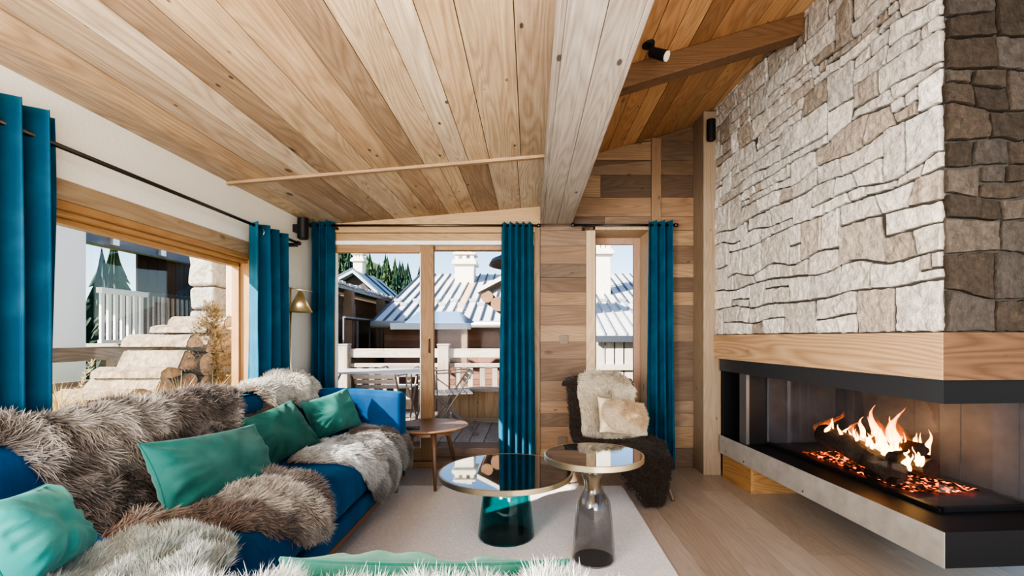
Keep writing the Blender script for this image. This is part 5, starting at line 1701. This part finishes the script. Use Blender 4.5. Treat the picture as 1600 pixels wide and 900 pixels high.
def log(label, y, z, r, x0, x1, kind, seed):
    rg = random.Random(seed)
    if kind == 'half': pr = [(-1, -.15), (-.85, .35), (-.45, .75), (0, .88), (.45, .75), (.85, .35), (1, -.15), (.5, -.22), (-.5, -.22)]
    elif kind == 'wedge': pr = [(-.95, -.45), (-.75, .05), (-.25, .75), (.15, .85), (.8, .1), (1, -.5), (.3, -.62), (-.4, -.6)]
    elif kind == 'flat': pr = [(-1.1, -.25), (-.95, .2), (-.3, .45), (.5, .42), (1.1, .15), (1.15, -.25), (.2, -.36)]
    else: pr = [(math.cos(a) * (.92 + .12 * rg.random()), math.sin(a) * (.92 + .12 * rg.random())) for a in np.linspace(0, 2 * PI, 14, endpoint=False)]
    pr = [(a + (rg.random() - .5) * .12, b + (rg.random() - .5) * .12) for a, b in pr]
    n_ = len(pr); k = 7; g = MB(); vs, cs, fs = [], [], []
    for i in range(k):
        t = i / (k - 1); x = x0 + (x1 - x0) * t; sc = .96 + .07 * rg.random()
        for a, b in pr:
            vs.append((x + (rg.random() - .5) * .006, y + a * r * sc, z + b * r * sc))
            bright = .85 + .15 * rg.random()
            cs.append((.36 * bright, .29 * bright, .21 * bright) if (kind != 'round' and rg.random() < .85) else (.24 * bright, .18 * bright, .12 * bright))
    for i in range(k - 1):
        for j in range(n_): fs.append((i * n_ + j, i * n_ + (j + 1) % n_, (i + 1) * n_ + (j + 1) % n_, (i + 1) * n_ + j))
    g.add(vs, fs, .5, cs)
    o = g.build('firewood_log', M_BARK, origin=Vector(((x0 + x1) / 2, y, z)))
    tag(o, label, 'log', 'stacked firewood outside the picture window')
    # sawn end face
    e = MB(); c = (x1 + .004, y, z + .1 * r)
    ring = [(x1 + .004, y + a * r * .98, z + b * r * .98) for a, b in pr]
    e.add([c] + ring, [(0, 1 + j, 1 + (j + 1) % n_) for j in range(n_)], .5, [(.42, .27, .16)] + [(.38, .26, .16)] * n_)
    e.build('sawn_end', M_BARK, o)


logs = [('split log at the near foot of the woodpile, flat face up', 2.86, .785, .085, -2.80, -2.36, 'flat'),
        ('pale half log with a dark knot low on the near side of the woodpile', 3.02, .80, .10, -2.78, -2.33, 'wedge'),
        ('grey-barked split log second from the bottom of the woodpile', 3.06, .905, .085, -2.76, -2.32, 'flat'),
        ('round log end low in the middle of the woodpile', 3.20, .81, .085, -2.74, -2.30, 'round'),
        ('wide white split log halfway up the near side of the woodpile', 3.20, .975, .095, -2.72, -2.31, 'wedge'),
        ('thin round log behind the low round one in the woodpile', 3.36, .80, .07, -2.72, -2.30, 'round'),
        ('reddish round log end in the middle of the woodpile', 3.36, .945, .085, -2.72, -2.29, 'round'),
        ('long pale log on top of the near step of the woodpile', 3.25, 1.085, .080, -2.74, -2.30, 'half'),
        ('triangular split log in the upper row of the woodpile', 3.42, 1.08, .09, -2.70, -2.29, 'wedge'),
        ('flat split log crowning the woodpile beside the stone pillar', 3.48, 1.19, .085, -2.72, -2.31, 'flat'),
        ('small round log low at the far side of the woodpile', 3.52, .80, .08, -2.70, -2.30, 'round'),
        ('half log at the far side of the woodpile by the dry spruce', 3.54, .95, .085, -2.70, -2.30, 'half'),
        ('bent bark-covered log at the top back of the woodpile', 3.66, 1.235, .075, -2.75, -2.32, 'half'),
        ('round log in the back middle row of the woodpile', 3.62, 1.09, .085, -2.70, -2.31, 'round')]
for k, (lb, y, z, r_, x0, x1, kd) in enumerate(logs): log(lb, y, z, r_, x0, x1, kd, 40 + k)

# dry spruce sapling against the pane
M_DRY = attr_mat('dry_plant', .9, transl=.25)
tr = thing('spruce_sapling', 'dry brown spruce sapling outside the far end of the picture window', 'shrub', (-2.3, 3.42, .735))
g = MB(); g.tube([(-2.3, 3.42, .73), (-2.3, 3.42, 1.33)], [.012, .004], 8, col=(.2, .13, .09)); g.build('trunk', M_DRY, tr)
rg = np.random.default_rng(5)
V, T, Cc = [], [], []


def blades(p, d, n_, L, w, cols, spread=1.0):
    for _ in range(n_):
        q = p + d * rg.random()
        v = rg.normal(size=3) * spread; v /= np.linalg.norm(v)
        v = v + d / (np.linalg.norm(d) + 1e-9) * .6; s_ = np.cross(v, rg.normal(size=3)); s_ /= np.linalg.norm(s_)
        k = len(V); l = L * (.6 + .7 * rg.random())
        V.extend([q - s_ * w, q + s_ * w, q + v * l]); T.append((k, k + 1, k + 2))
        c = np.array(cols[rg.integers(len(cols))]) * (.75 + .5 * rg.random()); Cc.extend([c, c, c * 1.15])


dc = [(.20, .12, .06), (.28, .18, .09), (.13, .085, .045), (.36, .27, .15), (.12, .11, .05)]
for lv in range(13):
    z = .80 + lv * .042; R_ = .26 * (1 - lv / 15)
    for b in range(7):
        a = b / 7 * 6.283 + lv * .9 + rg.random() * .5
        e = np.array([math.cos(a) * R_ * .62, math.sin(a) * R_ * 1.25, .05 + .05 * rg.random()])
        blades(np.array([-2.3, 3.42, z]), e, 55, .035, .0022, dc)
o = finish('foliage', np_mesh('foliage', np.array(V), None, np.array(T), np.array(Cc)), M_DRY, tr)
V, T, Cc = [], [], []
for _ in range(170):
    y = 1.4 + rg.random() * 2.3; x = -2.12 - rg.random() * .75
    if y > 2.75 and -2.85 < x < -2.22: continue
    hgt = (.05 + .08 * rg.random())
    blades(np.array([x, y, .735]), np.array([0, 0, .02]), 26, hgt, .0028, [(.50, .38, .18), (.60, .48, .26), (.38, .25, .10), (.46, .33, .12)], .6)
o = finish('dry_grass', np_mesh('dry_grass', np.array(V), None, np.array(T), np.array(Cc)), M_DRY, origin=Vector((-2.5, 2.4, .735)))
tag(o, 'dry golden grass along the planter outside the picture window', 'grass', kind='stuff')
# two tall dry stalks
for k, (x, y, lb) in enumerate(((-2.5, 2.62, 'curling dry fern stalk standing before the woodpile'), (-2.6, 2.20, 'upright dry seed stalk near the left of the picture window'))):
    V, T, Cc = [], [], []
    p = np.array([x, y, .735])
    for i in range(9): blades(p + np.array([.004 * i * i * .3, 0, .03 * i]), np.array([0, 0, .03]), 14, .028, .002, [(.70, .58, .36), (.60, .48, .28)], .8)
    o = finish('dry_stalk', np_mesh('dry_stalk', np.array(V), None, np.array(T), np.array(Cc)), M_DRY, origin=Vector((x, y, .735))); tag(o, lb, 'plant')
# stone pillar and timber post of the house corner
mb = MB(); rgp = random.Random(77)
z = .2
while z < 1.98:
    h_ = .16 + rgp.random() * .16; k = .85 + rgp.random() * .25
    g = MB(); rbox(g, -2.76 - rgp.random() * .02, -2.56 + rgp.random() * .02, 3.84, 4.12, z + .004, min(z + h_, 2.0), .03, step=.06, disp=lump(.016, 14, rgp.randrange(99)))
    mb.add(g.V, g.Fc, .5, (.42 * k, .39 * k, .35 * k)); z += h_
o = mb.build('stone_pillar', M_STONE, origin=Vector((-2.66, 3.98, .2))); tag(o, 'pale rough stone pillar outside the far end of the picture window', 'pillar')
g = MB(); g.box(-2.44, -2.34, 3.80, 3.90, .2, 2.0); g.box(-2.33, -2.315, 3.82, 3.86, .2, 2.0)
o = g.build('timber_post', M_PALEZ, origin=Vector((-2.39, 3.85, .2)), bevel=.004); tag(o, 'pale timber corner post standing beside the stone pillar', 'post')
# terrace beam fence outside
bf = thing('yard_fence', 'low dark timber fence with two horizontal beams outside the picture window', 'fence', (-3.9, 4.2, .2))
g = MB(); g.box(-3.95, -3.83, 2.6, 6.3, .93, 1.05, .3); g.build('top_beam', wood('old_beam', [(.30, .25, .21)], 'Y', fine=.5, rough=.9), bf, bevel=.01)
g = MB(); g.box(-3.93, -3.86, 2.6, 6.3, .66, .76, .6); g.build('lower_beam', bpy.data.materials['old_beam'], bf, bevel=.01)
for y in (3.0, 4.3, 5.6):
    g = MB(); g.box(-3.85, -3.77, y, y + .09, .2, .95); g.build('post', bpy.data.materials['old_beam'], bf)
# white rendered wall end at far left, neighbour house with balcony
o_ = thing('garden_wall', 'tall white rendered wall end at the near edge of the picture window view', 'wall', (-4.6, 4.6, .2))
g = MB(); g.box(-4.95, -4.5, 4.42, 4.80, .2, 2.3); g.build('wall_body', basic('white_render', (.80, .80, .80), .9, bump=.1, bscale=30), o_)
g = MB(); g.box(-5.05, -4.4, 4.3, 4.92, 2.3, 2.38); g.build('coping', M_SEAM, o_)
nh = thing('chalet', 'dark neighbouring house with white balustrade beyond the picture window', 'building', (-7.5, 8, -.6))
M_DKW = wood('dark_boards', [(.10, .075, .06), (.13, .10, .08)], 'Z', fine=.4, rings=.2, rough=.85)
g = MB(); g.prism([(-6.2, 7.45, -.6), (-6.2, 9.5, -.6), (-7.7, 9.5, -.6)], (0, 0, 3.05), .3); y = 7.45
while y < 9.4: g.box(-6.2, -6.17, y + .005, y + .195, -.6, 2.45, rr()); y += .2
g.build('wall', M_DKW, nh)
g = MB(); g.hexa([(-5.2, 4.9, 2.28), (-5.2, 7.4, 2.28), (-8.5, 11.5, 2.92), (-8.5, 4.9, 2.92)], [(-5.2, 4.9, 2.42), (-5.2, 7.4, 2.42), (-8.5, 11.5, 3.06), (-8.5, 4.9, 3.06)])
rfn = g.build('roof', basic('dark_soffit', (.16, .14, .13), .8), nh)
g = MB(); g.box(-5.2, -5.1, 4.9, 7.4, 2.24, 2.44); g.build('eave_board', basic('eave_grey', (.13, .15, .18), .7), rfn)
for k in range(4):
    g = MB(); g.box(-5.1, -5.06, 5.0 + k * .75, 5.09 + k * .75, 2.26, 2.36); g.build('eave_bracket', M_GUT, rfn)
g = MB(); g.box(-6.2, -5.6, 6.45, 8.6, .95, 1.05); g.build('balcony_floor', M_WEA, nh)
g = MB(); g.box(-5.68, -5.60, 6.2, 6.95, 1.72, 1.79); g.box(-5.66, -5.61, 6.2, 6.95, 1.06, 1.10); y = 6.22
while y < 6.9: g.box(-5.66, -5.63, y, y + .05, 1.1, 1.72); y += .105
g.build('balustrade', M_WHITE, nh)
g = MB(); y = 7.0
while y < 8.6: g.box(-5.66, -5.63, y, y + .03, 1.1, 1.75); y += .1
g.box(-5.67, -5.62, 7.0, 8.6, 1.75, 1.80); g.build('iron_railing', M_STEELD, nh)
g = MB(); cols_ = []
vs = []
for i in range(61):
    t = i / 60; vs.append((-6.05 + .05 * math.sin(t * 60), 7.75 + t * .95, 1.06)); vs.append((-6.05 + .05 * math.sin(t * 60), 7.75 + t * .95, 1.85))
g.add(vs, [(2 * i, 2 * i + 2, 2 * i + 3, 2 * i + 1) for i in range(60)]); g.build('pale_blind', basic('pale_cloth', (.62, .58, .54), .9), nh, smooth=True)
g = MB(); g.box(-6.17, -6.14, 8.7, 9.3, .9, 2.2); o = g.build('window', M_SEAML, nh)
g = MB(); g.box(-6.14, -6.135, 8.76, 9.24, .96, 2.14); g.build('pane', M_WINB, o)
for x, y, h_, lb in ((-8.9, 10.0, 3.0, 'dark green conifer left of the white balustrade beyond the picture window'), (-10.4, 11.5, 4.0, 'taller conifer further off beyond the white rendered wall'), (-12.3, 14.0, 4.9, 'pointed conifer rising furthest behind the neighbouring house')):
    tree(0 if h_ < 4.5 else 1, x, y, -.6, h_, lb, 'conifers by the neighbouring house')
